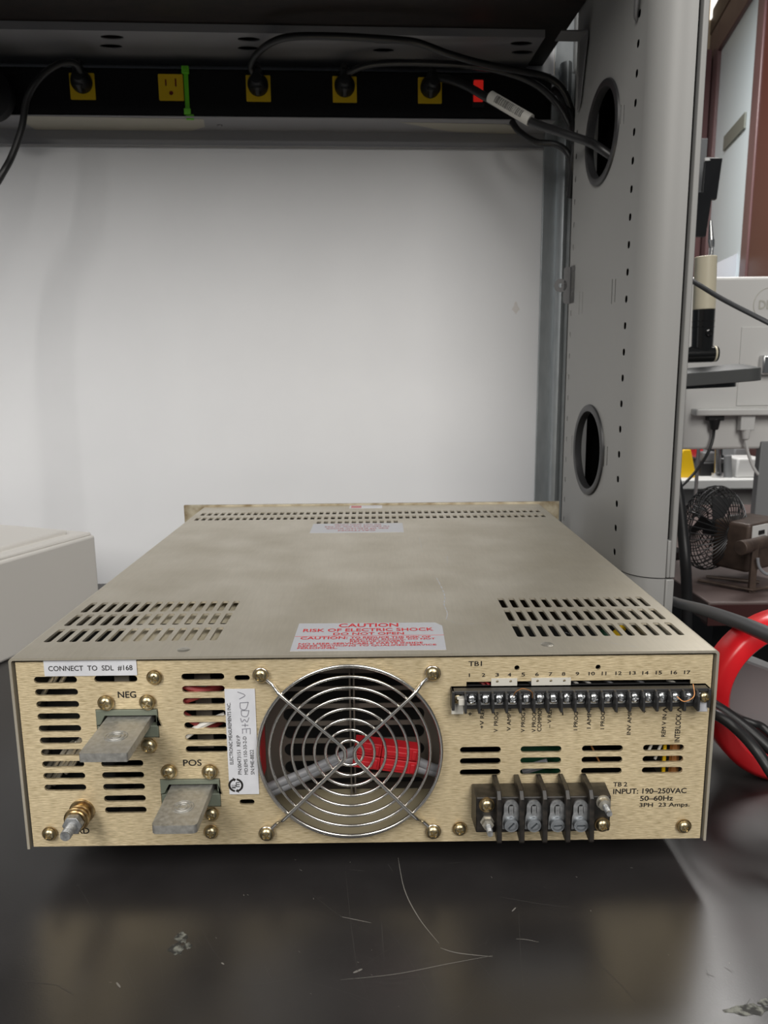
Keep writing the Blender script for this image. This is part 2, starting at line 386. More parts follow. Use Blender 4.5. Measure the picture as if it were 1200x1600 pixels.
# small smudge on the board
bm = NB(); Q = [atv(806+5*math.cos(a_)*(1+.4*math.sin(3*a_)), 481+8*math.sin(a_)*(1+.3*math.cos(4*a_)), WV-0.0004) for a_ in [2*PI*k/16 for k in range(16)]]
add_faces(bm, [(p.x, WV-0.0004, p.z) for p in Q], [tuple(range(16))])
sm = obj('smudge', bm, 'smudge', M4=BEN, smooth=0); sm['kind'] = 'structure'; sm.name = 'wall_smudge'
struct('floor', box(NB(), -2.5, 3.5, -4.5, 4.2, -0.80, -0.75), 'floor', smooth=0)
struct('wall_far', box(NB(), 0.55, 3.5, 3.3, 3.4, -0.75, 2.0), 'beige', smooth=0)

# ---------------------------------------------------------------- workbench table
t = empty('workbench', (-0.2, 0.0, -0.75), 'black scratched laminate workbench under the power supply', 'workbench')
bm = NB()
prism(bm, [(-1.1, -0.55), (0.36, -0.55), (0.325, 0.80), (-1.1, 0.74)], -0.03, 0.0, Matrix.Identity(4))
def scratch(px, wid, mi):
    P = [atz(x, y, 0.00012) for x, y in px]; P = smooth_path(P, 6); n = len(P); vs = []
    for i, p in enumerate(P):
        d = (P[min(i+1, n-1)]-P[max(i-1, 0)]).normalized(); s = Vector((-d.y, d.x, 0))*wid*0.5*(0.3+0.7*math.sin(PI*(i+0.5)/n))
        vs += [p+s, p-s]
    add_faces(bm, vs, [(2*i, 2*i+1, 2*i+3, 2*i+2) for i in range(n-1)], mi)
SC = [([(622, 1340), (632, 1390), (655, 1435), (686, 1474)], .0006, 1), ([(688, 1481), (715, 1489), (770, 1495)], .0006, 1),
 ([(770, 1493), (700, 1506), (618, 1522), (532, 1531)], .0004, 1), ([(532, 1528), (600, 1530), (668, 1526)], .0003, 2),
 ([(660, 1410), (720, 1470), (770, 1530), (822, 1594)], .0003, 2), ([(540, 1360), (548, 1440), (560, 1520), (590, 1592)], .0003, 2),
 ([(480, 1390), (530, 1430), (612, 1478)], .00025, 2), ([(532, 1432), (556, 1437), (580, 1442)], .0005, 1),
 ([(780, 1401), (830, 1410), (900, 1420)], .0004, 2), ([(806, 1467), (822, 1468), (842, 1472)], .0004, 1),
 ([(120, 1380), (150, 1430), (190, 1500), (222, 1575)], .0003, 2), ([(310, 1440), (330, 1480), (345, 1500)], .0003, 2),
 ([(368, 1540), (430, 1534), (520, 1510)], .0003, 2), ([(556, 1518), (610, 1480), (640, 1450)], .0003, 2),
 ([(480, 1534), (540, 1550), (598, 1570)], .0004, 2), ([(748, 1552), (720, 1580), (690, 1600)], .0003, 2),
 ([(810, 1420), (814, 1500), (820, 1560)], .0003, 2), ([(413, 1508), (418, 1518), (424, 1530)], .0004, 2),
 ([(0, 1527), (40, 1533), (100, 1540)], .0003, 2), ([(600, 1440), (640, 1500), (690, 1590)], .00025, 2),
 ([(230, 1440), (250, 1500), (255, 1560)], .00025, 2), ([(880, 1470), (930, 1500), (1010, 1580)], .00025, 2),
 ([(182, 1535), (188, 1543)], .0010, 1), ([(552, 1520), (566, 1514)], .0014, 1), ([(800, 1424), (806, 1418)], .0009, 1),
 ([(346, 1504), (350, 1507)], .0009, 1), ([(1130, 1340), (1137, 1343)], .0008, 2), ([(596, 1440), (600, 1500)], .0004, 2)]
for a in SC: scratch(*a)
random.seed(11)
for i in range(90):
    x = random.uniform(20, 1180); y = random.uniform(1340, 1590); a = random.uniform(0, PI); L = random.choice([2, 3, 5, 14, 26])
    scratch([(x, y), (x+L*0.5*math.cos(a)+1, y+L*0.5*math.sin(a)), (x+L*math.cos(a)+1.5, y+L*math.sin(a))], .0003, 2 if L > 4 else random.choice([1, 2]))
for c, rx, ry in (((284, 1465), 10, 9), ((276, 1483), 12, 9), ((294, 1478), 7, 5), ((1170, 1578), 34, 9), ((1195, 1566), 10, 6)):
    P = [atz(c[0]+rx*math.cos(2*PI*k/18)*(1+.25*math.sin(5*k)), c[1]+ry*math.sin(2*PI*k/18)*(1+.25*math.cos(4*k)), 0.0001) for k in range(18)]
    add_faces(bm, P, [tuple(range(18))], 3)
obj('tabletop', bm, ['table', 'scratch', 'scratch2', 'stain'], t, weld=False, flip=True, smooth=0)
bm = NB()
for x in (-1.05, 0.27):
    box(bm, x, x+0.05, -0.5, -0.45, -0.75, -0.03)
    obj('leg', bm, 'grey_dark', t); bm = NB()
    box(bm, x, x+0.05, 0.6, 0.65, -0.75, -0.03); obj('leg', bm, 'grey_dark', t); bm = NB()
bm.free()

# ---------------------------------------------------------------- hutch: right side panel
t = empty('hutch_side_panel', BEN @ Vector((0.02, 0.02, 0)), 'tall grey steel side panel with rounded front post and two round cable holes', 'side panel')
VH = [(0.0408, 0.5858, 0.0535), (0.0448, 0.2242, 0.0535)]
AXU = axes((0, 0, 0), (0, 1, 0), (0, 0, 1))                          # local x = v, y = z, normal = u
holes = [circ(c[0], c[1], c[2], 48) for c in VH]
for k in range(21): holes.append(rrect(-0.0575, 0.6415+0.0274-k*0.02745, 0.0075, 0.0075, 0.003, 3))
for k in range(22): holes.append(rrect(0.1375, 0.6415+0.0274-k*0.02745, 0.0050, 0.0070, 0.0022, 3))
for x0, y0, x1, y1 in ((943, 696, 944, 730), (948, 697, 949, 728), (893, 680, 894, 712), (956, 436, 956, 475), (961, 436, 961, 472), (905, 456, 905, 492), (910, 456, 910, 490), (970, 164, 969, 194), (975, 164, 974, 194)):
    a = atu(x0, y0, 0); b = atu(x1, y1, 0); holes.append(rrect((a.y+b.y)/2, (a.z+b.z)/2, 0.0024, abs(a.z-b.z), 0.0008, 2))
bm = NB()
plate(bm, [(-0.0805, 0.0), (0.148, 0.0), (0.148, 0.97), (-0.0805, 0.97)], holes, 0.0, 0.0005, AXU)
# rounded front post
def post_profile(off=0.0, zc=0):
    R_ = 0.0345; pr = [(off, -0.0805)]
    for k in range(1, 17):
        a = PI/2*k/16; pr.append((off+R_-R_*math.cos(a), -0.0805-(R_-off)*math.sin(a)))
    return pr
pf = post_profile(); inner = [(u+0.0015 if i < 12 else u, v+0.0015) for i, (u, v) in enumerate(pf)]
prof = pf+[(0.0345, -0.105), (0.033, -0.105), (0.033, -0.1135)]+[(u, v) for u, v in inner[::-1][1:]]
prism(bm, prof, 0.1045, 0.97, Matrix.Identity(4))
obj('panel_sheet', bm, 'grey_paint', t, M4=BEN, smooth=30, weld=False)
bm = NB()
pf2 = [(u+0.0012*(1 if i < 10 else 0.3), v+0.0012) for i, (u, v) in enumerate(pf)]
prism(bm, pf2+[(0.0345, -0.08)], 0.0, 0.1030, Matrix.Identity(4)); obj('post_foot', bm, 'grey_paint', t, M4=BEN, smooth=30)
bm = NB(); box(bm, 0.0165, 0.0330, -0.070, -0.1000, 0.0, 0.97); box(bm, 0.0300, 0.0345, -0.100, 0.1470, 0.0, 0.97); box(bm, 0.0345, 0.0385, -0.108, 0.1470, 0.0, 0.97); obj('shade_core', bm, 'void', t, M4=BEN, weld=False)  # black fill painted in as the shade behind holes and gap
bm = NB(); box(bm, 0.0386, 0.0445, -0.1165, 0.148, 0.1045, 0.97); box(bm, 0.0352, 0.0388, -0.1165, -0.109, 0.1045, 0.145)
box(bm, 0.0352, 0.0440, -0.1165, 0.148, 0.0, 0.1030); box(bm, 0.0405, 0.0440, 0.148, 0.310, 0.0, 0.97); obj('outer_cover', bm, 'grey_paint', t, M4=BEN, bevel=0.0012)  # rear closing plate is added, unseen, to keep room light out
for v, z, r in VH:
    bm = NB(); lathe(bm, [(r-0.0065, 0.0015), (r-0.006, -0.0025), (r-0.002, -0.0035), (r+0.0015, -0.0022), (r+0.0022, -0.0002), (r-0.001, 0.004), (r-0.006, 0.006), (r-0.0065, 0.006), (r-0.0065, 0.0015)], (0, v, z), (1, 0, 0), 56)
    obj('grommet', bm, 'grommet', t, M4=BEN, label='black ring of the '+('upper' if z > .4 else 'lower')+' cable hole')
bm = NB(); a = atv(872, 417, 0.147); b = atv(893, 475, 0.147)
prism(bm, rrect((a.x+0.004)/2+0.004, (a.z+b.z)/2, 0.012, a.z-b.z, 0.004), 0, 0.0015, axes((0, 0.1475, 0), (1, 0, 0), (0, 0, 1)))
c = atv(876, 446, 0.146); plate(bm, circ(c.x, c.z, 0.0085, 24), [circ(c.x, c.z, 0.0028, 14)], 0, 0.0015, axes((0, 0.1475, 0), (1, 0, 0), (0, 0, 1)))
box(bm, 0.004, 0.0, 0.125, 0.149, b.z, a.z); obj('mounting_tab', bm, 'grey_dark', t, M4=BEN, weld=False)
bm = NB(); a = atu(870, 47, -0.002); P = [(862, 84), (866, 60), (880, 47), (919, 47), (919, 60), (908, 160), (904, 176), (893, 178), (893, 84)]
q = [atu(x, y, -0.002) for x, y in P]
prism(bm, [(p.y, p.z) for p in q[3:7]]+[(q[3].y+0.028, q[6].z), (q[3].y+0.028, q[3].z)], -0.002, -0.0035, AXU)
box(bm, -0.034, -0.002, q[3].y, q[3].y+0.028, q[3].z-0.002, q[3].z)
obj('shelf_bracket', bm, 'grey_dark', t, M4=BEN, bevel=0.0008)
bm = NB(); a = atu(1000, 6, -0.002)
tube(bm, [(-0.006, a.y-0.004, a.z+0.06), (-0.006, a.y-0.003, a.z+0.02), (-0.006, a.y, a.z+0.004), (-0.003, a.y+0.008, a.z-0.008), (0, a.y+0.012, a.z-0.008)], 0.0035, 10, smooth=6, flat=0.5)
obj('hook', bm, 'grey_dark', t, M4=BEN)

# ---------------------------------------------------------------- galvanised upright
bm = NB(); box(bm, 0.0127, 0.039, 0.2965, 0.2995, 0.0, 0.97); box(bm, -0.001, 0.022, 0.291, 0.2965, 0.0, 0.735)
pr = [(0.018, 0.291), (0.018, 0.284), (0.021, 0.278), (0.026, 0.275), (0.031, 0.278), (0.034, 0.284), (0.034, 0.291)]
prism(bm, pr, 0.0, 0.7490, Matrix.Identity(4)); box(bm, 0.034, 0.0395, 0.285, 0.291, 0.0, 0.735)
tag(obj('steel_upright', bm, 'galv', M4=BEN, smooth=50, bevel=0.0006), 'galvanised steel upright at the right edge of the white back board', 'upright')

# ---------------------------------------------------------------- overhead shelf, channel, tray
SHELF_V0 = -0.15
bm = NB(); box(bm, -1.3, -0.0045, SHELF_V0, 0.2990, 0.7495, 0.775)
tag(obj('overhead_shelf', bm, 'shelf', M4=BEN, bevel=0.001), 'dark brown overhead shelf seen from below at the top of the photo', 'shelf')
AXZ = axes((0, 0, 0.7405), (1, 0, 0), (0, 1, 0)); oh = []
for px in (178, 390, 598, 812):
    for py, vv in ((62, 0.20), (78, 0.228)):
        d = ray(px, py+ (px-178)*0.0165); p = BENI @ (CAM+d*((0.7405-CAM.z)/d.z)); oh.append(circ(p.x, vv, 0.0145, 24, 0.0068))
bm = NB(); plate(bm, [(-1.3, 0.181), (-0.033, 0.181), (-0.033, 0.285), (-1.3, 0.285)], oh, -0.0006, 0.0006, AXZ)
box(bm, -1.3, -0.033, 0.1800, 0.1815, 0.7395, 0.7490)
tag(obj('mounting_channel', bm, 'channel', M4=BEN, weld=False), 'grey steel mounting channel with oval slots under the dark shelf', 'channel')
bm = NB(); box(bm, -1.3, 0.0, 0.238, 0.2985, 0.6585, 0.6600); box(bm, -1.3, 0.0, 0.2965, 0.2985, 0.6385, 0.6590); box(bm, -1.3, 0.0, 0.292, 0.2985, 0.6375, 0.6387)
a = atv(345, 198, 0.28)
cyl(bm, (a.x, 0.27, 0.6586), (a.x, 0.27, 0.6560), 0.004, 0.003, 14)
TR = tag(obj('cable_tray', bm, 'channel', M4=BEN, bevel=0.0005), 'grey steel tray rail under the black power strip', 'tray')
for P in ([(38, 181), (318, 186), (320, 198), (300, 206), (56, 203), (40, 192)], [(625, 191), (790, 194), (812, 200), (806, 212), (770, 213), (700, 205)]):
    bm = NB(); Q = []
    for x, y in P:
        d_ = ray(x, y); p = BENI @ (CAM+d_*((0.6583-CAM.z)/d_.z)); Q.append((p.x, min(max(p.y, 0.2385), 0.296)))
    prism(bm, Q, 0.6580, 0.6584, Matrix.Identity(4)); obj('pale_patch', bm, 'beige_patch', TR, M4=BEN, smooth=0, label='pale beige patch on the rail')  # thin plate, paler than the rail

# ---------------------------------------------------------------- power strip
t = empty('power_strip', BEN @ Vector((-0.4, 0.27, 0.66)), 'long black power strip with yellow outlets above the white board', 'power strip')
SV = 0.245
bm = NB(); box(bm, -1.0, -0.0045, SV, 0.288, 0.6605, 0.7215); obj('housing', bm, 'strip', t, M4=BEN, bevel=0.003)
AXV = axes((0, SV, 0), (1, 0, 0), (0, 0, 1))                       # local x = u, y = z, normal = -v
OU = [-0.6363, -0.5206, -0.4049, -0.2891, -0.1733]; OZ = 0.6968
for i, u in enumerate(OU):
    bm = NB(); plate(bm, rrect(u, OZ, 0.0325, 0.0325, 0.001, 2), [rrect(u-0.0065, OZ+0.006, 0.0022, 0.0085, 0.0002, 1), rrect(u+0.0065, OZ+0.006, 0.0022, 0.0100, 0.0002, 1), circ(u, OZ-0.0068, 0.0028, 14)], 0.0002, 0.0022, AXV)
    plate(bm, rrect(u, OZ, 0.0300, 0.0300, 0.001, 2), [], 0.0001, 0.0003, AXV, 1)
    obj('outlet', bm, ['yellow', 'red_dk'], t, M4=BEN, weld=False)
bm = NB(); a = atv(747, 143, SV); plate(bm, rrect(a.x, a.z, 0.013, 0.027, 0.001, 2), [], 0, 0.0035, AXV); obj('rocker_switch', bm, 'redsw', t, M4=BEN, bevel=0.0006, label='lit red rocker switch')
bm = NB(); plate(bm, rrect(a.x, a.z-0.002, 0.017, 0.037, 0.001, 2), [rrect(a.x, a.z, 0.0134, 0.0274, 0.001, 2)], 0, 0.0015, AXV); obj('switch_bezel', bm, 'black', t, M4=BEN, weld=False)
bm = NB(); box(bm, -0.0042, -0.0010, SV+0.012, SV+0.03, 0.6615, 0.715); obj('end_bracket', bm, 'grey_dark', t, M4=BEN)
a = atv(292, 145, SV)
bm = NB(); box(bm, a.x-0.003, a.x+0.003, SV-0.0014, SV-0.0002, 0.6590, 0.7235); box(bm, a.x-0.003, a.x+0.003, SV-0.0014, 0.289, 0.7225, 0.7237)
box(bm, a.x-0.0048, a.x+0.0048, SV-0.0055, SV-0.0012, 0.7135, 0.7225); box(bm, a.x-0.0045, a.x+0.0045, SV-0.0045, SV-0.0012, 0.6625, 0.6705)
box(bm, a.x-0.002, a.x+0.008, SV-0.003, SV-0.0015, 0.6565, 0.6635); cyl(bm, (a.x, SV-0.0055, 0.718), (a.x, SV-0.0068, 0.718), 0.0022, n=12)
tag(obj('zip_tie', bm, 'lime', M4=BEN, bevel=0.0004), 'lime green zip tie around the black power strip', 'zip tie')

# ---------------------------------------------------------------- plugs and cords
def bpt(px, py, v): p = atv(px, py, v); return p
def plug_bm(u, z, tilt=0.0, big=1.0):
    bm = NB(); c = Vector((u, SV-0.002, z))
    lathe(bm, [(0, 0.0), (0.0135*big, 0.0), (0.0138*big, 0.006), (0.0115*big, 0.014), (0.0085, 0.021), (0.0068, 0.026), (0, 0.027)], c, (tilt, -1, 0.05), 24)
    tube(bm, [c+Vector((0, -0.012, 0.004)), c+Vector((tilt*0.01, -0.016, 0.010)), c+Vector((tilt*0.02, -0.014, 0.022))], [0.0085, 0.0075, 0.005], 14, smooth=4)
    tube(bm, [c+Vector((0, -0.010, 0.006)), c+Vector((0, -0.017, -0.004)), c+Vector((0, -0.010, -0.0135))], [0.0085, 0.0065, 0.004], 14, smooth=4)
    return bm
def cord(name, px, r, label, cat, plug=None, grp=None, ext=None):
    grp = grp or 'black cords plugged into the power strip'
    t = empty(name, BEN @ Vector((px[0][0], px[0][1], px[0][2])) if False else BEN @ Vector(plug if plug else px[0]), label, cat, grp)
    bm = NB(); tube(bm, px, r, 12, smooth=8); obj('cord', bm, 'cord', t, M4=BEN)
    if plug: obj('plug', plug_bm(plug[0], plug[2], plug[1]), 'black', t, M4=BEN)
    return t
B = bpt
cord('power_cord', [B(128, 120, .225), B(118, 100, .21), B(92, 100, .20), B(62, 122, .195), B(42, 155, .19), B(34, 200, .18), B(18, 245, .17), B(0, 278, .16), B(-40, 350, .16), B(-60, 480, .15), B(-50, 700, .14), Vector((-0.80, 0.13, 0.10)), Vector((-0.79, 0.12, 0.012)), Vector((-0.74, 0.09, 0.0045)), Vector((-0.66, 0.08, 0.0045))], .0042,
     'black cord arching down at the far left from the leftmost outlet', 'power cord', (OU[0]+0.0, 0.1, OZ+0.004))
cord('power_cord', [B(397, 118, .225), B(392, 104, .218), B(400, 86, .20), B(425, 66, .17), B(460, 57, .155), B(530, 57, .15), B(600, 61, .15), B(650, 66, .155), B(700, 84, .16), B(760, 101, .17), B(820, 112, .18), B(862, 124, .185), B(885, 150, .19), B(897, 200, .20), B(893, 260, .21), B(889, 300, .215)], .0043,
     'black cord looping high over the strip from the middle outlet', 'power cord', (OU[2], 0.0, OZ+0.003))
cord('power_cord', [B(541, 118, .225), B(548, 112, .218), B(575, 102, .21), B(620, 98, .205), B(700, 100, .20), B(770, 108, .195), B(830, 128, .19), B(868, 160, .185), B(893, 205, .18), B(900, 245, .20)], .0043,
     'black cord running right along the strip from the fourth outlet', 'power cord', (OU[3], 0.0, OZ+0.003))
t = cord('power_cord', [B(683, 122, .225), B(700, 124, .212), B(730, 135, .19), B(765, 155, .165), B(830, 190, .13), B(880, 208, .095), B(920, 222, .07), BENI @ (BEN @ Vector((0.0, 0.043, 0.57))), Vector((0.03, 0.03, 0.545))], .0050,
     'black cord with a white barcode tag running through the upper cable hole', 'power cord', (OU[4], 0.1, OZ+0.003))
p0 = B(766, 151, .163); p1 = B(829, 188, .131)
bm = NB(); cyl(bm, p0, p1, .0072, n=24)
dx = (p1-p0).normalized(); n_ = ((BENI @ CAM)-p0).normalized(); n_ = (n_-dx*n_.dot(dx)).normalized(); upv = n_.cross(dx).normalized()
tgo = obj('barcode_tag', bm, 'cable_tag', t, M4=BEN, label='white tag wrapped round the cord with a black barcode')
bm = NB(); random.seed(3); L = (p1-p0).length; s = L*0.17
while s < L*0.84:
    wd = random.choice([0.0004, 0.0007, 0.0012]); c0 = p0+dx*s; c1 = p0+dx*(s+wd)
    vs = []
    for k in range(7):
        a = math.radians(-38+k*12.7+12); o_ = (n_*math.cos(a)+upv*math.sin(a))*0.00732; vs += [c0+o_, c1+o_]
    add_faces(bm, vs, [(2*k, 2*k+1, 2*k+3, 2*k+2) for k in range(6)]); s += wd+random.choice([0.0005, 0.0009])
obj('barcode', bm, 'ink', tgo, M4=BEN, weld=False)
t = cord('power_cord', [Vector((-0.003, 0.255, 0.69)), B(868, 140, .21), B(886, 170, .195), B(898, 215, .17), B(895, 260, .19), B(890, 310, .2)], .0045, 'black cord leaving the right end of the power strip beside the side panel', 'power cord')
t = cord('power_cord', [B(800, 190, .232), B(812, 206, .222), B(838, 222, .21), B(870, 226, .20), B(890, 245, .19), B(894, 285, .2)], .0043, 'black cord sagging below the barcode tagged cord at the right end', 'power cord')
bm = NB(); a = B(0, 140, .21)
lathe(bm, [(0, 0), (0.018, 0.001), (0.030, 0.006), (0.034, 0.016), (0.034, 0.03), (0, 0.032)], (a.x-0.022, 0.243, a.z-0.002), (0, -1, 0), 32)
tag(obj('power_adapter', bm, 'strip', M4=BEN), 'round black plug-in adapter cut off by the left edge of the photo', 'power adapter')

# ---------------------------------------------------------------- white foam box on the left
a = Vector((-0.4208, 0.3801, 0)); c = Vector((-0.3600, 0.5333, 0)); d = (c-a).normalized(); n_ = Vector((-d.y, d.x, 0))
BX = axes(c, -d, n_)      # local x back along the face toward camera, y away to the left
t = empty('foam_box', c, 'white foam box with a lid, half out of frame on the left', 'box')
H = 0.1205
bm = NB(); box(bm, 0, 0.34, 0, 0.30, 0.0, H-0.004)
obj('body', bm, 'box', t, M4=Matrix(((-d.x, n_.x, 0, c.x), (-d.y, n_.y, 0, c.y), (0, 0, 1, 0), (0, 0, 0, 1))), bevel=0.004, seg=3)
bm = NB(); box(bm, 0.003, 0.337, 0.003, 0.297, H-0.006, H); box(bm, 0.025, 0.315, 0.022, 0.278, H-0.003, H+0.006)
obj('lid', bm, 'box', t, M4=Matrix(((-d.x, n_.x, 0, c.x), (-d.y, n_.y, 0, c.y), (0, 0, 1, 0), (0, 0, 0, 1))), bevel=0.003, seg=3)

# ================================================================ THE POWER SUPPLY
ZB, H, HW, DEP = 0.025, 0.1277, 0.2159, 0.5257; ZT = ZB+H
PS = empty('power_supply', (0, 0.26, 0.0), 'large brushed-metal rack power supply with a round fan guard, lying on the black bench', 'power supply')
AF = axes((0, 0.0006, 0), (1, 0, 0), (0, 0, 1))       # face plane: local x = X, y = Z, normal = -Y
def Fr(x0, y0, x1, y1):
    a = F(x0, y0); b = F(x1, y1); return (a[0], b[0], b[1], a[1])
# --- rear panel with its cut-outs
fx0, fz0 = -HW+0.0032, ZB+0.0006; fx1, fz1 = HW-0.0031, ZT-0.0032
FX, FZ, FRAD = -0.0105, 0.0876, 0.0575
holes = [circ(FX, FZ, FRAD, 96)]
def slot_h(cx, cz, w=0.0262, h=0.0043): holes.append(rrect(cx, cz, w, h, h/2, 6))
aA = F(86.5, 1063); bA = F(101, 1231.4); pit = (aA[1]-bA[1])/9; cA = (aA[0]+bA[0])/2
for k in range(10): slot_h(cA, aA[1]-k*pit)
aB = F(181, 1061); bB = F(195.5, 1266); cB = (aB[0]+bB[0])/2
slot_h(cB, aA[1]+0.0002)
for k in range(7, 12): slot_h(cB, aA[1]-k*pit)
for k in range(7): slot_h(F(316.5, 1058)[0], F(316, 1058)[1]-k*pit)
slot_h(-0.0753, 0.1378, 0.0094, 0.0036); slot_h(-0.0757, 0.0549, 0.0094, 0.0036)
for cx in (0.0713, 0.1092, 0.1476, 0.1859):
    for k in range(3): slot_h(cx, 0.0884-k*0.0076, 0.0256, 0.0042)
for px, py in ((808, 1044), (935, 1043)): p = F(px, py); holes.append(circ(p[0], p[1], 0.0016, 14))
r_ = Fr(148.5, 1109, 249, 1153); NEGR = r_; holes.append([(r_[0], r_[2]), (r_[1], r_[2]), (r_[1], r_[3]), (r_[0], r_[3])])
r_ = Fr(249.5, 1218, 345.5, 1261); POSR = r_; holes.append([(r_[0], r_[2]), (r_[1], r_[2]), (r_[1], r_[3]), (r_[0], r_[3])])
r_ = Fr(729, 1066, 1077, 1100); TBR = r_; holes.append([(r_[0], r_[2]), (r_[1], r_[2]), (r_[1], r_[3]), (r_[0], r_[3])])
bm = NB(); plate(bm, [(fx0, fz0), (fx1, fz0), (fx1, fz1), (fx0, fz1)], holes, -0.0015, 0.0, AF)
FACE = obj('rear_panel', bm, 'gold', PS, weld=False, smooth=0)
# --- cover
AT = axes((0, 0, ZT), (1, 0, 0), (0, 1, 0)); holes = []
for sx in (-1, 1):
    for yc, L in ((0.1005, 0.0240), (0.0712, 0.0245), (0.0395, 0.0255)):
        for k in range(14):
            x0, x1 = (-0.2045, -0.0980) if sx < 0 else (0.1000, 0.2035)
            holes.append(rrect(x0+(x1-x0)*k/13, yc, 0.0046, L, 0.0016, 3))
for k in range(52): holes.append(rrect(-0.2045+k*(0.4065/51), 0.474, 0.0048, 0.0170, 0.0006, 1))
for k in range(52): holes.append(rrect(-0.2045+k*(0.4065/51), 0.443, 0.0048, 0.0170, 0.0006, 1))
for k in range(12): holes.append(rrect(-0.0595+k*0.00797, 0.4155, 0.0048, 0.0140, 0.0006, 1))
RB = 0.0025
bm = NB(); plate(bm, [(-HW+RB, -0.0012), (HW-RB, -0.0012), (HW-RB, DEP), (-HW+RB, DEP)], holes, -0.0016, 0.0, AT)
arc = [(RB*math.sin(PI/2*k/6), RB*math.cos(PI/2*k/6)) for k in range(7)]
for s in (-1, 1):
    pr = [(s*(HW-RB+a), ZT-RB+b) for a, b in arc]+[(s*HW, ZB), (s*(HW-0.0016), ZB), (s*(HW-0.0016), ZT-RB), (s*(HW-RB), ZT-0.0016)]
    # profile in xz, run along y
    prism(bm, pr, -DEP, 0.0012, axes((0, 0, 0), (1, 0, 0), (0, 0, 1)))
obj('cover', bm, 'cover', PS, weld=False, smooth=40)
bm = NB(); box(bm, -HW+0.0018, HW-0.0018, 0.0035, DEP, ZB, ZB+0.0015); obj('base_plate', bm, 'inner', PS)
# returns inside the cover edge (dark gap round the rear panel)
bm = NB(); box(bm, -HW+0.0017, -HW+0.0050, 0.004, 0.006, ZB+0.001, ZT-0.002); obj('side_return', bm, 'inner_dark', PS)
bm = NB(); box(bm, HW-0.0034, HW-0.0017, 0.004, 0.006, ZB+0.001, ZT-0.002)
obj('side_return', bm, 'inner_dark', PS)
for x in (-0.17, 0.17):
    for y in (0.07, 0.46):
        bm = NB(); lathe(bm, [(0, 0), (0.011, 0.0), (0.0125, 0.003), (0.0125, ZB), (0, ZB)], (x, y, 0.0), (0, 0, 1), 24); obj('rubber_foot', bm, 'black', PS)
# --- front panel (far end)
bm = NB(); box(bm, -0.2413, 0.2413, DEP+0.0002, DEP+0.0052, ZB-0.001, ZT+0.0022)
FP = obj('front_panel', bm, 'panel_back', PS, bevel=0.0006)
# --- screws
SW = {'y': head_mesh('screw_yellow', 0.0041, 0.0028, 'phillips', 'screw', 1.16), 'y2': head_mesh('screw_yellow_large', 0.0046, 0.0031, 'phillips', 'screw', 1.10)}
for px, py, k, rr in ((240, 1060, 'y', .3), (76, 1305, 'y', .7), (719, 1297, 'y', .2), (1070, 1293, 'y', 1.0), (330, 1274, 'y', .5), (329, 1302, 'y', .1), (232, 1167, 'y2', .5),
                      (164, 1100, 'y2', .25), (229, 1099, 'y2', .6), (263, 1208, 'y2', 1.2), (327, 1208, 'y2', .1)):
    p = at(px, py, -0.002); put('screw', SW[k], (p.x, 0.0006-0.0008, p.z), rr, PS)
    # base sits on the face
for px, py in ((287, 1015), (855, 1007)):
    p = atz(px, py, ZT); bm = NB(); lathe(bm, [(0, 0.0002), (0.0012, 0.0004), (0.0035, 0.0004), (0.0042, 0)], (p.x, p.y, ZT), (0, 0, 1), 20); obj('cover_screw', bm, 'cover_edge', PS, flip=False)
for s, zz in ((-1, 0.125), (1, 0.128)):
    bm = NB(); lathe(bm, [(0.0035, 0), (0.0032, 0.0015), (0, 0.0022)], (s*HW, 0.012, zz), (s, 0, 0), 20); obj('side_screw', bm, 'screw_n', PS)

# --- fan guard
G = NB(); GY = -0.0045; cx, cz = at(547, 1176, GY).x, at(547, 1176, GY).z
for k in range(8):
    rad = 0.00835+k*0.00688; tube(G, circle_pts((cx, GY, cz), rad, n=72 if k > 2 else 40), 0.00092 if k < 7 else 0.0011, 8, closed=True)
scr = [(-0.0635, 0.1402), (0.0412, 0.1402), (-0.0638, 0.0342), (0.0418, 0.0341)]
RG = 0.0565
for side in (-1, 1):        # two bent wires, each from an upper to a lower screw, passing beside the hub
    up = scr[0] if side < 0 else scr[1]; dn = scr[2] if side < 0 else scr[3]
    def nearer(p, q, t): return (p[0]+(q[0]-p[0])*t, p[1]+(q[1]-p[1])*t)
    A = (up[0], 0.0, up[1]); D = (dn[0], 0.0, dn[1]); hub = (cx+side*0.0038, cz)
    def pt(s, t, y): return Vector((s[0]+(hub[0]-s[0])*t, y, s[1]+(hub[1]-s[1])*t))
    g = GY-0.0019; hub = (cx+side*0.0058, cz+0.0062); P1 = [pt(up, 0.04, -0.0012), pt(up, 0.14, -0.0014), pt(up, 0.20, -0.004), pt(up, 0.28, GY-0.0016), pt(up, 0.6, g), pt(up, 0.97, g)]
    hub = (cx+side*0.0058, cz-0.0062)
    pts = P1+[Vector((cx+side*0.0036, g, cz+0.0034)), Vector((cx+side*0.0029, g, cz)), Vector((cx+side*0.0036, g, cz-0.0034)), pt(dn, 0.97, g), pt(dn, 0.6, g), pt(dn, 0.28, GY-0.0016), pt(dn, 0.20, -0.004), pt(dn, 0.14, -0.0014), pt(dn, 0.04, -0.0012)]
    tube(G, pts, 0.00125, 10, smooth=5)
for s in scr: tube(G, circle_pts((s[0], -0.0014, s[1]), 0.0042, n=28), 0.0009, 8, closed=True)
tube(G, circle_pts((FX, -0.0012, FZ), 0.0571, n=84), 0.0006, 8, closed=True)
FG = obj('fan_guard', G, 'steel', PS, weld=False, smooth=60)
for s in scr: put('screw', SW['y2'], (s[0], -0.0012, s[1]), random.random(), FG)

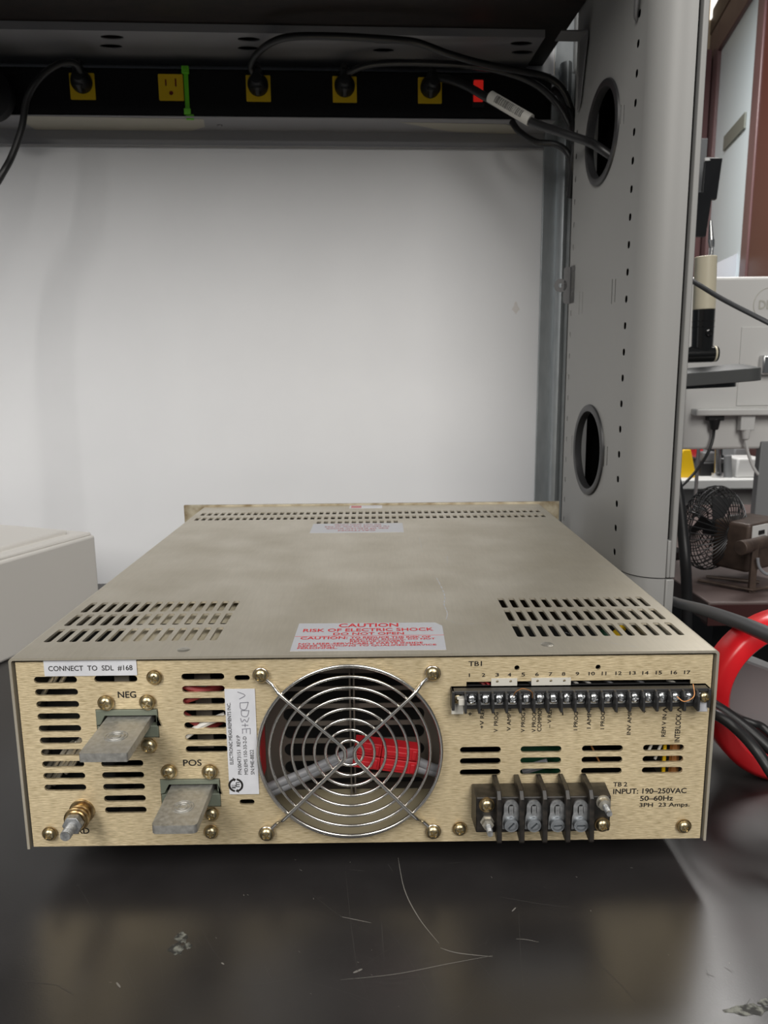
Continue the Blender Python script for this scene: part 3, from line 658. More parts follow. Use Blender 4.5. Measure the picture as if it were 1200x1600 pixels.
# --- inside the fan opening
bm = NB(); sl = []
for k in range(8):
    zz = F(546, 1078+k*28.8)[1]-0.006
    sl.append(rrect(-0.0085, zz, 0.093, 0.0092, 0.0044, 6))
AI = axes((0, 0.030, 0), (1, 0, 0), (0, 0, 1))
plate(bm, [(-0.0700, 0.045), (0.049, 0.045), (0.049, 0.149), (-0.0700, 0.149)], sl, -0.0012, 0, AI)
box(bm, -0.0112, -0.0102, 0.0255, 0.0288, 0.045, 0.149); box(bm, -0.0086, -0.0076, 0.0255, 0.0288, 0.045, 0.149)
obj('louvre_panel', bm, 'inner', PS, weld=False, smooth=0, label='inner slotted plate seen through the fan opening')
bm = NB(); add_faces(bm, [(-0.07, 0.0025, 0.0275), (0.049, 0.0025, 0.0275), (0.049, 0.0305, 0.0455), (-0.07, 0.0305, 0.0455)], [(0, 1, 2, 3)])
add_faces(bm, [(-0.07, 0.0035, 0.0265), (0.049, 0.0035, 0.0265), (0.049, 0.0315, 0.0445), (-0.07, 0.0315, 0.0445)], [(0, 3, 2, 1)])
obj('duct_floor', bm, 'olive', PS, weld=False)
bm = NB(); box(bm, -0.0685, -0.0670, 0.003, 0.045, 0.0275, 0.149); q = obj('duct_side', bm, 'inner', PS)
bm = NB(); box(bm, -0.0670, -0.0662, 0.003, 0.022, 0.066, 0.104); obj('red_tape', bm, 'red_con', q)
bm = NB(); box(bm, 0.0490, 0.0500, 0.003, 0.045, 0.0275, 0.149); obj('duct_side', bm, 'inner', PS)
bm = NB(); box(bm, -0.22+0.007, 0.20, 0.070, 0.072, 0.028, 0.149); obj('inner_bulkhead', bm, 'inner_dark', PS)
# grey cables and red connectors
def IW(px, py, Y): return at(px, py, Y)
for dy, r_ in ((0, .0030), (9, .0030)):
    bm = NB(); tube(bm, [IW(416, 1232+dy, .010), IW(440, 1222+dy, .012), IW(480, 1206+dy*.7, .014), IW(520, 1188+dy*.6, .014), IW(548, 1176+dy*1.2, .013), IW(556, 1172+dy*1.6, .013)], .0031, 12, smooth=6)
    obj('grey_cable', bm, 'cable_g', PS)
    bm = NB(); tube(bm, [IW(640, 1184+dy*1.4, .013), IW(660, 1193+dy, .013), IW(676, 1200+dy*.6, .014), IW(700, 1206+dy, .020)], .0031, 12, smooth=6)
    obj('grey_cable', bm, 'cable_g', PS)
cn = IW(603, 1179, .012)
RM = Matrix.Translation(cn) @ Matrix.Rotation(math.radians(8.5), 4, 'Y')
for i, (a, b) in enumerate(((-0.0205, -0.0035), (-0.0032, 0.0205))):
    for j, (c_, d_) in enumerate(((-0.0088, -0.0003), (0.0003, 0.0088))):
        bm = NB(); box(bm, a, b, -0.005, 0.005, c_, d_, M4=RM); e = 0.002
        box(bm, a+e, b-e*3, -0.0058, -0.004, c_+e, d_-e*1.6, M4=RM); box(bm, b-e*2.2, b-e*0.8, -0.0062, -0.004, c_+e*.6, d_-e*.6, M4=RM)
        obj('red_connector', bm, 'red_con', PS, bevel=0.0005)
# --- parts seen through the vents
for x, z0, z1 in ((-0.2135, .134, .148), (-0.2065, .118, .147), (-0.192, .130, .147), (-0.1965, .131, .1465), (-0.213, .062, .075), (-0.2095, .060, .088), (-0.2055, .060, .090), (-0.197, .070, .098), (-0.193, .070, .100), (-0.2015, .062, .100), (-0.189, .074, .108), (-0.2125, .074, .082)):
    bm = NB(); tube(bm, [(x, 0.012, z0), (x+(z1-z0)*0.62, 0.010, z1-0.002), (x+(z1-z0)*0.72, 0.018, z1)], .0015, 8, smooth=3); obj('winding_wire', bm, 'wire_tan', PS)
bm = NB(); box(bm, -0.207, -0.165, 0.022, 0.060, 0.035, 0.125); obj('choke_core', bm, 'inner_dark', PS, bevel=0.002)
bm = NB(); box(bm, -0.163, -0.0905, 0.010, 0.128, 0.1455, 0.147); obj('inner_bracket', bm, 'inner_tan', PS)
bm = NB(); box(bm, -0.108, -0.098, 0.014, 0.016, 0.085, 0.140); obj('heat_sink_edge', bm, 'inner', PS)
bm = NB(); box(bm, -0.156, -0.147, 0.008, 0.010, 0.132, 0.142); obj('inner_clip', bm, 'cover_edge', PS)
for z0, z1, m in ((0.132, 0.128, 'red_dk'), (0.120, 0.126, 'red_dk'), (0.113, 0.104, 'red_dk')):
    bm = NB(); tube(bm, [(-0.115, 0.006, z0), (-0.100, 0.005, z1), (-0.088, 0.02, z1)], .0022, 8, smooth=4); obj('inner_wire', bm, m, PS)
bm = NB(); tube(bm, [(-0.113, 0.004, 0.098), (-0.102, 0.003, 0.106), (-0.088, 0.006, 0.111)], .0022, 8, smooth=4); obj('inner_wire', bm, 'cable_w', PS)
bm = NB(); box(bm, 0.092, 0.126, 0.020, 0.022, 0.06, 0.13); obj('circuit_board', bm, 'pcb', PS)
for a, b, m, r_ in (((0.100, .012, 0.068), (0.116, .010, 0.074), 'cable_g', .003), ((0.150, .008, 0.072), (0.142, .010, 0.088), 'copper', .0006), ((0.178, .006, 0.082), (0.182, .006, 0.092), 'nylon', .0009), ((0.183, .006, 0.078), (0.187, .006, 0.090), 'nylon', .0009),
                    ((0.196, .008, 0.066), (0.196, .008, 0.092), 'copper', .0032), ((0.190, .009, 0.066), (0.190, .009, 0.092), 'yel', .0012), ((0.194, .03, 0.145), (0.206, .10, 0.140), 'nylon', .0012), ((0.180, .03, 0.145), (0.206, .06, 0.138), 'nylon', .0014), ((0.172, .06, 0.142), (0.185, .08, 0.142), 'yel', .003), ((0.160, .03, 0.138), (0.17, .10, 0.138), 'pcb', .004)):
    bm = NB(); tube(bm, [a, b], r_, 8); obj('inner_wire', bm, m, PS)
bm = NB()
for xx in (0.1865, 0.1945, 0.2025, 0.2085):
    box(bm, xx, xx+0.0016, 0.02, 0.11, 0.12, 0.1506)
obj('heat_sink', bm, 'cover_edge', PS)

# --- output bus bars with insulators
def busbar(rect, xl, xr, ztop, L, label, lab_ins):
    bm = NB(); th = 0.0052
    pl = rrect((xl+xr)/2, -L/2+0.006, xr-xl, L+0.012, 0.0010 if L > 0.045 else 0.0028, 4)
    plate(bm, pl, [], -th, 0, axes((0, 0, ztop), (1, 0, 0), (0, 1, 0)))
    cxm = (xl+xr)/2+0.0005; cym = -L*0.55
    for rr, hh in ((0.0064, .0004), (0.0046, .0007), (0.0026, .0005)): tube(bm, circle_pts((cxm, cym, ztop), rr, 'z', 36), hh, 6, closed=True)
    b = obj('bus_bar', bm, 'bar', PS, bevel=0.0007, weld=False, label=label)
    x0, x1, z0, z1 = rect; zn = ztop+0.0006
    bm = NB(); up = [(x0+.0003, z1-.0003), (x1-.0003, z1-.0003), (x1-.0003, zn-0.0058), (xr+0.0052, zn-0.0058), (xr+0.0032, zn-0.0038), (xr+0.0032, zn+0.0006), (xl-0.0010, zn+0.0006), (xl-0.0024, zn-0.0020), (xl-0.0040, zn-0.0052), (x0+.0003, zn-0.0058)]
    prism(bm, up, -0.004, 0.0006, axes((0, 0, 0), (1, 0, 0), (0, 0, 1))); obj('insulator', bm, 'green', PS, bevel=0.0004)
    bm = NB(); lo = [(x0+.0003, z0+.0003), (x1-.0003, z0+.0003), (x1-.0003, zn-0.0066), (x0+.0003, zn-0.0066)]
    prism(bm, lo, -0.006, -0.0003, axes((0, 0, 0), (1, 0, 0), (0, 0, 1))); obj('insulator', bm, 'green', PS, bevel=0.0004)
p = F(167, 1121); q = F(236, 1121); busbar(NEGR, p[0], q[0], p[1], 0.0455, 'negative output bar, dull grey tinned metal', '')
p = F(267, 1228); q = F(332, 1228); busbar(POSR, p[0], q[0], p[1], 0.0430, 'positive output bar, dull grey tinned metal', '')
# --- ground stud
gx, gz = F(128, 1268)
GS = NB(); cyl(GS, (gx, 0.0, gz), (gx, -0.0265, gz), 0.0030, n=20)
for k in range(9): tube(GS, circle_pts((gx, -0.0170-k*0.00105, gz), 0.0030, n=20), 0.00035, 6, closed=True)
GS = obj('ground_stud', GS, 'lug', PS, weld=False)
bm = NB(); lathe(bm, [(0.003, 0), (0.0062, 0), (0.0062, 0.0045), (0.003, 0.0055)], (gx, -0.0115, gz), (0, -1, 0), 6); obj('hex_nut', bm, 'lug', GS, bevel=0.0004, smooth=20)
for r_, y0, th in ((0.0080, 0.0006, 0.0012), (0.0058, -0.0008, 0.0030), (0.0070, -0.0040, 0.0012), (0.0060, -0.0055, 0.0025), (0.0078, -0.0082, 0.0013), (0.0070, -0.0097, 0.0014)):
    bm = NB(); lathe(bm, [(0.0028, 0), (r_, 0), (r_, th*.7), (r_*.92, th), (0.0028, th)], (gx, y0, gz), (0, -1, 0), 36); obj('washer', bm, 'washer', GS)

# --- terminal block TB1
def tp(px, py, Y): return at(px, py, Y)
x0 = tp(705, 1090, -.004).x; x1 = tp(1106, 1090, -.004).x; za = tp(900, 1078, -.0075).z; zb = tp(900, 1106, -.006).z
TB = NB(); box(TB, x0+0.008, x1-0.008, 0.004, -0.0062, zb, za-0.0005); box(TB, x0, x1, 0.0004, -0.0030, zb-0.001, za)
box(TB, x0, x1, 0.0004, -0.0075, za-0.0022, za)
box(TB, x0, x0+0.0018, 0.0004, -0.0085, zb, za); box(TB, x1-0.0018, x1, 0.0004, -0.0085, zb, za)
TBo = obj('terminal_block', TB, 'strip_blk', PS, weld=False, bevel=0.0004, label='long black terminal strip with seventeen screws')
nx = [0.0, 0.0]; nx[0] = tp(737, 1092, -.007).x; nx[1] = tp(1076, 1087, -.007).x; pt_ = (nx[1]-nx[0])/16
ms = head_mesh('terminal_screw', 0.00335, 0.0026, 'slot', 'screw_n'); ms2 = head_mesh('terminal_screw_cross', 0.00335, 0.0026, 'phillips', 'screw_n')
zc = tp(900, 1091.5, -.009).z; random.seed(5)
for k in range(18):
    X = nx[0]+(k-0.5)*pt_; bm = NB()
    pr = [(0.0, zb+0.0002), (-0.0120, zb-0.0004), (-0.0130, zb+0.0006), (-0.0126, za-0.0030), (-0.0098, za-0.0004), (0.0, za+0.0)]
    prism(bm, pr, X-0.0007, X+0.0007, Matrix(((0, 0, 1, 0), (1, 0, 0, 0), (0, 1, 0, 0), (0, 0, 0, 1)))); obj('barrier', bm, 'strip_blk', TBo, bevel=0.0003)
for k in range(17):
    X = nx[0]+k*pt_
    bm = NB(); box(bm, X-0.0031, X+0.0031, -0.0060, -0.0068, zc-0.0045, zc+0.0046); obj('terminal_plate', bm, 'screw_n', TBo, bevel=0.0002)
    put('terminal_screw', ms if k % 3 else ms2, (X, -0.0068, zc-0.0004), random.uniform(-1.0, 1.0), TBo)
for ks, w_ in (((2, 3), 0), ((5, 6, 7), 0)):
    xa = nx[0]+(ks[0]-0.45)*pt_; xb = nx[0]+(ks[-1]+0.48)*pt_; zl = za+0.0048
    bm = NB(); plate(bm, [(xa, za-0.0015), (xb, za-0.0015), (xb, zl), (xa, zl)], [circ(nx[0]+k*pt_, zl-0.0020, 0.0009, 12) for k in ks], -0.0010, 0.0, axes((0, -0.0002, 0), (1, 0, 0), (0, 0, 1)))
    obj('jumper_plate', bm, 'nylon', TBo, weld=False, smooth=0, label='ivory tab with small holes')
bm = NB(); a = tp(717, 1084, -.009); box(bm, a.x-0.004, a.x+0.0035, -0.0030, -0.0042, zb-0.0042, za-0.0025); box(bm, a.x-0.001, a.x+0.0035, -0.0100, -0.0042, zc+0.0005, zc+0.0012); box(bm, a.x-0.0002, a.x+0.0035, -0.0090, -0.0102, zc-0.0032, zc+0.0012)
obj('end_tab', bm, 'nylon', TBo, bevel=0.0003, label='bent ivory tab at the left end')
put('mounting_screw', head_mesh('end_screw', 0.0035, 0.0024, 'phillips', 'screw'), (a.x-0.0005, -0.0042, zc-0.0010), 0.4, TBo)
bm = NB(); b_ = tp(1100, 1096, -.006); box(bm, b_.x-0.0042, b_.x+0.002, -0.0064, -0.0072, zb-0.0030, za-0.003); obj('end_tab', bm, 'foil', TBo, bevel=0.0003)
put('mounting_screw', bpy.data.meshes['end_screw'], (b_.x-0.0006, -0.0072, zc-0.0008), 0.2, TBo)
bm = NB(); X = nx[0]+3*pt_; tube(bm, [(X, -0.0098, zc+0.002), (X+0.001, -0.012, zc+0.006), (X+0.005, -0.013, zc+0.0085), (X+0.0105, -0.012, zc+0.006), (X+0.0115, -0.0098, zc+0.001)], .00028, 6, smooth=6)
X = nx[0]+15*pt_; tube(bm, [(X, -0.0100, zc+0.001), (X+0.003, -0.0125, zc-0.001), (X+0.007, -0.013, zc+0.0005), (X+0.0095, -0.012, zc+0.003), (X+0.0100, -0.008, zc+0.008)], .00035, 6, smooth=6)
obj('loose_strand', bm, 'copper', TBo, weld=False)
random.seed(9); bm = NB()
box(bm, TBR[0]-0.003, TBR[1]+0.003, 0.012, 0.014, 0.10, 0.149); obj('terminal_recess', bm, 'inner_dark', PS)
for px, m in ((765, 'red_con'), (757, 'red_dk'), (835, 'cable_g'), (905, 'cable_w'), (960, 'cable_g'), (1010, 'cable_g'), (1060, 'nylon'), (925, 'cable_w')):
    p = F(px, 1068); bm = NB(); tube(bm, [(p[0]-0.004, 0.009, p[1]-0.001), (p[0], 0.004, p[1]-0.002), (p[0]+0.003, 0.003, p[1]-0.008)], .0010, 6, smooth=4); obj('inner_wire', bm, m, PS)

# --- power input block TB2
b0 = at(744, 1260, -.016).x; b1 = at(954, 1260, -.016).x; zt = at(850, 1245, -.0165).z; zl = at(850, 1300, -.0165).z
bm = NB(); prism(bm, [(b0-0.0010, -0.0), (b1+0.0010, -0.0), (b1, -0.0165), (b0, -0.0165)], zl, zt, Matrix.Identity(4))
T2 = obj('input_block', bm, 'bake', PS, bevel=0.0008, label='brown-black block with four lugs and tall fins')
for px in (779.5, 815, 851, 887, 924):
    X = at(px+1, 1265, -.022).x; bm = NB()
    pr = [(0.0, zl), (-0.0235, zl-0.0030), (-0.0245, zl-0.0015), (-0.0215, zt+0.0012), (-0.0180, zt+0.0050), (-0.0130, zt+0.0060), (0.0, zt+0.0060)]
    prism(bm, pr, X-0.0015, X+0.0015, Matrix(((0, 0, 1, 0), (1, 0, 0, 0), (0, 1, 0, 0), (0, 0, 0, 1)))); obj('fin', bm, 'bake', T2, bevel=0.0005)
def cheese(name, R_, h, mat):
    bm = NB(); lathe(bm, [(R_, 0), (R_, -h*.0+h*.72), (R_*.93, h*.95), (R_*.55, h*1.12)], (0, 0, 0), (0, -1, 0), 36)
    for s in (-1, 1):
        n = 18; w_ = R_*0.12; pts = []
        for k in range(n+1):
            a = -PI/2+PI*k/n; pts.append((max(w_, R_*.93*math.cos(a))*s, R_*.93*math.sin(a)))
        prism(bm, [(p[0], p[1]) for p in pts], h*.3, h*1.02, axes((0, 0, 0), (1, 0, 0), (0, 0, 1)))
    cyl(bm, (0, 0, 0), (0, -h*.35, 0), R_*.9, n=28)
    bmesh.ops.recalc_face_normals(bm, faces=bm.faces); me = bpy.data.meshes.new(name); bm.to_mesh(me); bm.free(); me.materials.append(MT[mat]); me.polygons.foreach_set('use_smooth', [True]*len(me.polygons)); me.set_sharp_from_angle(angle=math.radians(30)); return me
sl_ = cheese('lug_screw', 0.0045, 0.0026, 'lug_s')
random.seed(2)
for i, px in enumerate((798.5, 834, 870.5, 907)):
    X = at(px, 1275, -.018).x; zc2 = at(px, 1286, -.018).z; zt2 = at(px, 1253, -.018).z
    o_ = [(X-0.0052, zc2-0.0042), (X-0.0050, zc2+0.0040), (X-0.0044, zc2+0.0062), (X-0.0044, zt2-0.0030)]+[(X+0.0044*math.cos(a), zt2-0.0032+0.0040*math.sin(a)) for a in [PI-PI*k/8 for k in range(1, 8)]]+[(X+0.0044, zt2-0.0030), (X+0.0044, zc2+0.0062), (X+0.0050, zc2+0.0040), (X+0.0052, zc2-0.0042)]
    bm = NB(); plate(bm, o_, [rrect(X, zt2-0.0052, 0.0036, 0.0064, 0.0017, 4)], 0, 0.0012, axes((0, -0.0166, 0), (1, 0, 0), (0, 0, 1)))
    lg = obj('lug', bm, 'lug', T2, weld=False, smooth=30)
    bm = NB(); prism(bm, [(X-0.0012, zt2-0.0090), (X+0.0012, zt2-0.0090), (X+0.0013, zt2-0.0028), (X-0.0013, zt2-0.0028)], 0.0012, 0.0020, axes((0, -0.0166, 0), (1, 0, 0), (0, 0, 1))); obj('tongue', bm, 'lug', T2)
    put('lug_screw', sl_, (X, -0.0178, zc2-0.0004), (0.75, 0.8, 1.5, 1.55)[i], T2)
for px, py in ((761, 1259), (942, 1290)):
    p = at(px, py, -.018); put('mounting_screw', SW['y'], (p.x, -0.0166, p.z), .5, T2)
for px, py in ((762, 1287), (944, 1256)):
    p = at(px, py, -.019); bm = NB(); cyl(bm, (p.x, -0.016, p.z), (p.x, -0.0300, p.z), 0.0017, n=14)
    for k in range(7): tube(bm, circle_pts((p.x, -0.0225-k*0.001, p.z), 0.0017, n=14), 0.0002, 5, closed=True)
    st = obj('threaded_stud', bm, 'lug', T2, weld=False)
    bm = NB(); lathe(bm, [(0.0015, 0), (0.0044, 0), (0.0044, 0.0008), (0.0036, 0.001), (0.0036, 0.0042), (0.0015, 0.0048)], (p.x, -0.0166, p.z), (0, -1, 0), 6 if px < 800 else 16); obj('nut', bm, 'cover_edge', T2, smooth=20)

# --- printed lettering on the rear panel
AFT = axes((0, 0, 0), (1, 0, 0), (0, 0, 1)); 
def wr(bm, s, px0, py0, px1, py1, bold=0.022, Y=0.0006, mi=0):
    my = (py0+py1)/2; mx = (px0+px1)/2; text(bm, s, axes((0, Y, 0), (1, 0, 0), (0, 0, 1)), F(px0, my)[0], F(px1, my)[0], F(mx, py1)[1], F(mx, py0)[1], mi, bold)
def wv(bm, s, px0, py0, px1, py1, bold=0.022, Y=0.0006, mi=0):      # reads upwards
    my = (py0+py1)/2; mx = (px0+px1)/2
    text(bm, s, axes((0, Y, 0), (0, 0, 1), (-1, 0, 0)), F(mx, py1)[1], F(mx, py0)[1], -F(px1, my)[0], -F(px0, my)[0], mi, bold)
def lettering(items, name='printed_lettering', label=None):
    bm = NB()
    for it in items: (wv if it[0] == 'v' else wr)(bm, *it[1:])
    return obj(name, bm, 'ink', FACE, weld=False, flip=False, smooth=0, label=label)
lettering([('h', 'NEG', 183.8, 1081, 212, 1090.8)], label='NEG'); lettering([('h', 'POS', 286, 1187.8, 314.5, 1197.2)], label='POS'); lettering([('h', 'GRD', 109.5, 1294.5, 139, 1303.5)], label='GRD')
nums = [733.6, 755.6, 777, 796.3, 817.8, 839.4, 860.5, 881, 902.5, 925, 944.3, 967, 989, 1009, 1030, 1053.7, 1074.4]
its = [('h', 'TB1', 732.5, 1033.8, 753, 1041)]
for k, x in enumerate(nums):
    y = 1055.5-(x-733)*4.6/341; wd = 0.6 if k in (0,) else 2.6 if k < 9 else 4.7
    if k == 10: wd = 3.4
    its.append(('h', str(k+1), x-wd, y-2.7, x+wd, y+2.7))
lettering(its, label='TB1 and the numbers 1 to 17')
lettering([('v', '+', 731.8, 1113.6, 737.2, 1118.6), ('v', '+V REM', 750.4, 1104, 756.4, 1139), ('v', 'V  PROG', 772, 1113.6, 778.4, 1144.4), ('v', 'V AMP IN', 792.6, 1102, 798.6, 1142.4), ('v', 'V PROG R', 814.6, 1106, 820.6, 1144.6),
 ('v', 'V PROG', 831.6, 1114.4, 837.6, 1144.7), ('v', 'COMMON', 840.3, 1104, 846.6, 1143.4), ('v', '\u2013 V REM', 856, 1105, 862, 1137.8), ('v', '\u2013', 879, 1113.6, 880.1, 1118), ('v', 'I PROG', 897, 1113, 903, 1141.4),
 ('v', 'I AMP IN', 918, 1100, 924, 1138.8), ('v', 'I PROG', 939, 1112.5, 945, 1139.8), ('v', '\u2013', 964, 1109, 965.1, 1114), ('v', 'INV AMP IN', 981, 1099, 987, 1148.6), ('h', '+', 1004.5, 1109.5, 1009.6, 1114.6),
 ('v', 'REM V IN', 1034.8, 1117, 1041, 1151.8), ('v', 'INTERLOCK', 1055.6, 1115.8, 1063.6, 1160)], label='vertical terminal names')
bm = NB()
for x, y in ((1036.5, 1110), (1058.8, 1109.5)):
    for sy in (-1, 1):
        a = F(x, y); b = F(x+6.2, y+sy*3.6); tube(bm, [(a[0], 0.0004, a[1]), (b[0], 0.0004, b[1])], .0003, 5)
obj('printed_lettering', bm, 'ink', FACE, weld=False, label='two small angle marks')
lettering([('h', 'TB 2', 958.8, 1222.8, 980.3, 1229.4), ('h', 'INPUT: 190\u2013250VAC', 958.8, 1232.6, 1073, 1240.6), ('h', '50\u201360Hz', 1000.7, 1244.2, 1052, 1251.6), ('h', '3PH  23 Amps.', 999.7, 1255.0, 1077.8, 1263)], label='TB2 input rating text')
# --- stickers
def sticker(name, px0, py0, px1, py1, mat, label, skew=0):
    my = (py0+py1)/2; mx = (px0+px1)/2; bm = NB(); box(bm, F(px0, my)[0], F(px1, my)[0], 0.0003, 0.0000, F(mx, py1)[1], F(mx, py0)[1]); return obj(name, bm, mat, FACE, smooth=0, label=label)
s1 = sticker('label', 68.5, 1029.5, 213.5, 1056, 'paper', 'white label reading CONNECT TO SDL #168')
bm = NB(); wr(bm, 'CONNECT  TO  SDL  #168', 75.6, 1040, 207, 1048.6, 0.012, 0.0); obj('lettering', bm, 'ink', s1, weld=False, flip=False, smooth=0)
s2 = sticker('rating_label', 354.6, 1076.3, 401.5, 1241, 'paper', 'white rating label, text running upwards')
bm = NB(); Y = 0.0
wv(bm, 'ELECTRONIC MEASUREMENTS INC.', 357, 1098, 362.4, 1194.3, 0.012, Y)
wv(bm, 'PN:00473151  REV:P', 370.7, 1148.8, 376.4, 1210, 0.006, Y); wv(bm, 'MD:EMS 150-33-2-D', 380.8, 1150.5, 386.2, 1210, 0.006, Y); wv(bm, 'SN:94E-8822', 391.2, 1171.5, 397, 1210, 0.006, Y)
obj('lettering', bm, 'ink', s2, weld=False, flip=False, smooth=0)
bm = NB(); lx, lz = F(368.5, 1226.8)
for a0, a1 in ((-70, 80), (110, 260)):
    pts = [(lx+0.0040*math.cos(math.radians(a)), lz+0.0040*math.sin(math.radians(a))) for a in range(a0, a1+1, 10)]
    vs = []
    for k, p in enumerate(pts):
        aa = math.radians(a0+10*k); vs += [(lx+0.0034*math.cos(aa), -0.0001, lz+0.0034*math.sin(aa)), (lx+0.0047*math.cos(aa), -0.0001, lz+0.0047*math.sin(aa))]
    add_faces(bm, vs, [(2*k, 2*k+1, 2*k+3, 2*k+2) for k in range(len(pts)-1)])
    aa = math.radians(a0); tip = math.radians(a0-25)
    add_faces(bm, [(lx+0.0026*math.cos(aa), -0.0001, lz+0.0026*math.sin(aa)), (lx+0.0056*math.cos(aa), -0.0001, lz+0.0056*math.sin(aa)), (lx+0.0041*math.cos(tip), -0.0001, lz+0.0041*math.sin(tip))], [(0, 1, 2)])
obj('emblem', bm, 'ink', s2, weld=False, smooth=0, label='round emblem of two arrows round the letters EM')
bm = NB(); wv(bm, 'E', 362.5, 1226, 368, 1231.5, 0.012, Y); wv(bm, 'm', 368.5, 1222, 374.5, 1229.5, 0.012, Y); obj('lettering', bm, 'ink', s2, weld=False, flip=False, smooth=0)
bm = NB()
def strokes(L, r=0.00022):
    for s in L: tube(bm, [(F(x, y)[0], -0.0001, F(x, y)[1]) for x, y in s], r, 5, smooth=4)
SK = 1; strokes([[(371, 1081), (383, 1086), (374, 1092)], [(375, 1098), (388, 1097)], [(375, 1098), (376, 1107), (384, 1108), (388, 1097)], [(377, 1110), (389, 1110)], [(377, 1110), (378, 1118), (386, 1119), (389, 1110)],
 [(376, 1122), (378, 1128), (382, 1124), (386, 1128), (389, 1121)], [(378, 1133), (388, 1133)], [(383, 1130), (383, 1136)], [(378, 1139), (391, 1138)], [(379, 1139), (379, 1146)], [(385, 1139), (385, 1145)], [(391, 1138), (391, 1147)]])
obj('handwriting', bm, 'grey_ink', s2, weld=False, label='pencilled capital letters')
# --- caution label on the cover
def TT(px, py): p = atz(px, py, ZT); return p.x, p.y
bm = NB(); prism(bm, [(-0.0462, 0.0056), (0.0500, 0.0050), (0.0512, 0.050), (0.0470, 0.0570), (-0.0458, 0.0578)], 0.0, 0.00015, Matrix.Translation((0, 0, ZT)))
s3 = obj('caution_label', bm, 'foil', PS, smooth=0, label='silvery caution label printed in red')
TXY = axes((0, 0, ZT+0.00018), (1, 0, 0), (0, 1, 0))
bm = NB()
def wt(s, px0, py0, px1, py1, bold=0.022):
    a = TT(px0, py1); b = TT(px1, py0); xl = (TT(px0, py0)[0]+a[0])/2; xr = (TT(px1, py1)[0]+b[0])/2; mx = (px0+px1)/2
    text(bm, s, TXY, xl, xr, TT(mx, py1)[1], TT(mx, py0)[1], 0, bold)
wt('CAUTION', 530, 974.7, 622, 980.0, .022); wt('RISK OF ELECTRIC SHOCK', 474.5, 982.3, 677, 986.8, .020); wt('DO NOT OPEN', 521, 988.6, 631, 992.3, .020)
wt('CAUTION:', 470, 995.4, 543, 999.2, .020); wt('TO REDUCE THE RISK OF', 548, 994.7, 673, 997.3); wt('ELECTRIC SHOCK, DO NOT', 547, 997.9, 680, 1000.5); wt('REMOVE COVERS.', 547, 1001.1, 633, 1003.4)
wt('NO USER-SERVICABLE PARTS INSIDE', 467, 1004.4, 661, 1007.0); wt('REFER SERVICING TO QUALIFIED SERVICE', 466.5, 1007.8, 682, 1010.4); wt('PERSONNEL.', 465, 1011.8, 527, 1014.3)
a = TT(577, 993.7); b = TT(690, 993.5); box(bm, -0.0458, 0.0508, a[1]-0.0002, a[1]+0.0003, 0.0001, 0.0002, M4=Matrix.Translation((0, 0, ZT)))
obj('lettering', bm, 'red_ink', s3, weld=False, flip=False, smooth=0)
bm = NB(); box(bm, -0.0650, 0.0355, 0.3560, 0.4062, ZT, ZT+0.00015); s4 = obj('warning_label', bm, 'foil', PS, smooth=0, label='smaller silvery label, red print facing the other way')
bm = NB(); TU = axes((0, 0, ZT+0.00018), (-1, 0, 0), (0, -1, 0))
for s, hw_, y0, y1 in (('CAUTION', 0.020, 0.364, 0.371), ('RISK OF ELECTRIC SHOCK', 0.034, 0.375, 0.381), ('TO REDUCE THE RISK OF FIRE', 0.036, 0.386, 0.391), ('DO NOT OPEN COVER', 0.026, 0.396, 0.401)):
    text(bm, s, TU, 0.015-hw_, 0.015+hw_, -y1, -y0, 0, .012)
obj('lettering', bm, 'pink_ink', s4, weld=False, flip=False, smooth=0)
a = TT(547, 789); bm = NB(); box(bm, a[0], TT(597, 789)[0], 0.5035, 0.524, ZT, ZT+0.00015, 0); box(bm, a[0]+0.002, a[0]+0.015, 0.506, 0.521, ZT+0.0001, ZT+0.0002, 1)
s5 = obj('small_label', bm, ['paper', 'pink_ink'], PS, smooth=0, label='small white and pink sticker at the far edge')
# scuffs on the cover
bm = NB()
def scuff(px, wid):
    P = smooth_path([Vector((*TT(x, y), ZT+0.0001)) for x, y in px], 5); n = len(P); vs = []
    for i, p in enumerate(P):
        d = (P[min(i+1, n-1)]-P[max(i-1, 0)]).normalized(); s = Vector((-d.y, d.x, 0))*wid*.5*(.4+.6*math.sin(3*i))
        vs += [p+s, p-s]
    add_faces(bm, vs, [(2*i, 2*i+1, 2*i+3, 2*i+2) for i in range(n-1)])
scuff([(682, 903), (690, 918), (695, 932), (694, 945), (699, 958), (697, 968)], .0012); scuff([(699, 869), (699, 880)], .0008); scuff([(655, 840), (660, 862)], .0005); scuff([(697, 968), (720, 975), (760, 973)], .0006)
scuff([(930, 885), (952, 886)], .0006); scuff([(906, 868), (930, 874)], .0004); scuff([(870, 985), (930, 1000), (1000, 1012)], .0004)
obj('scuff', bm, 'foil', PS, weld=False, flip=False, smooth=0)

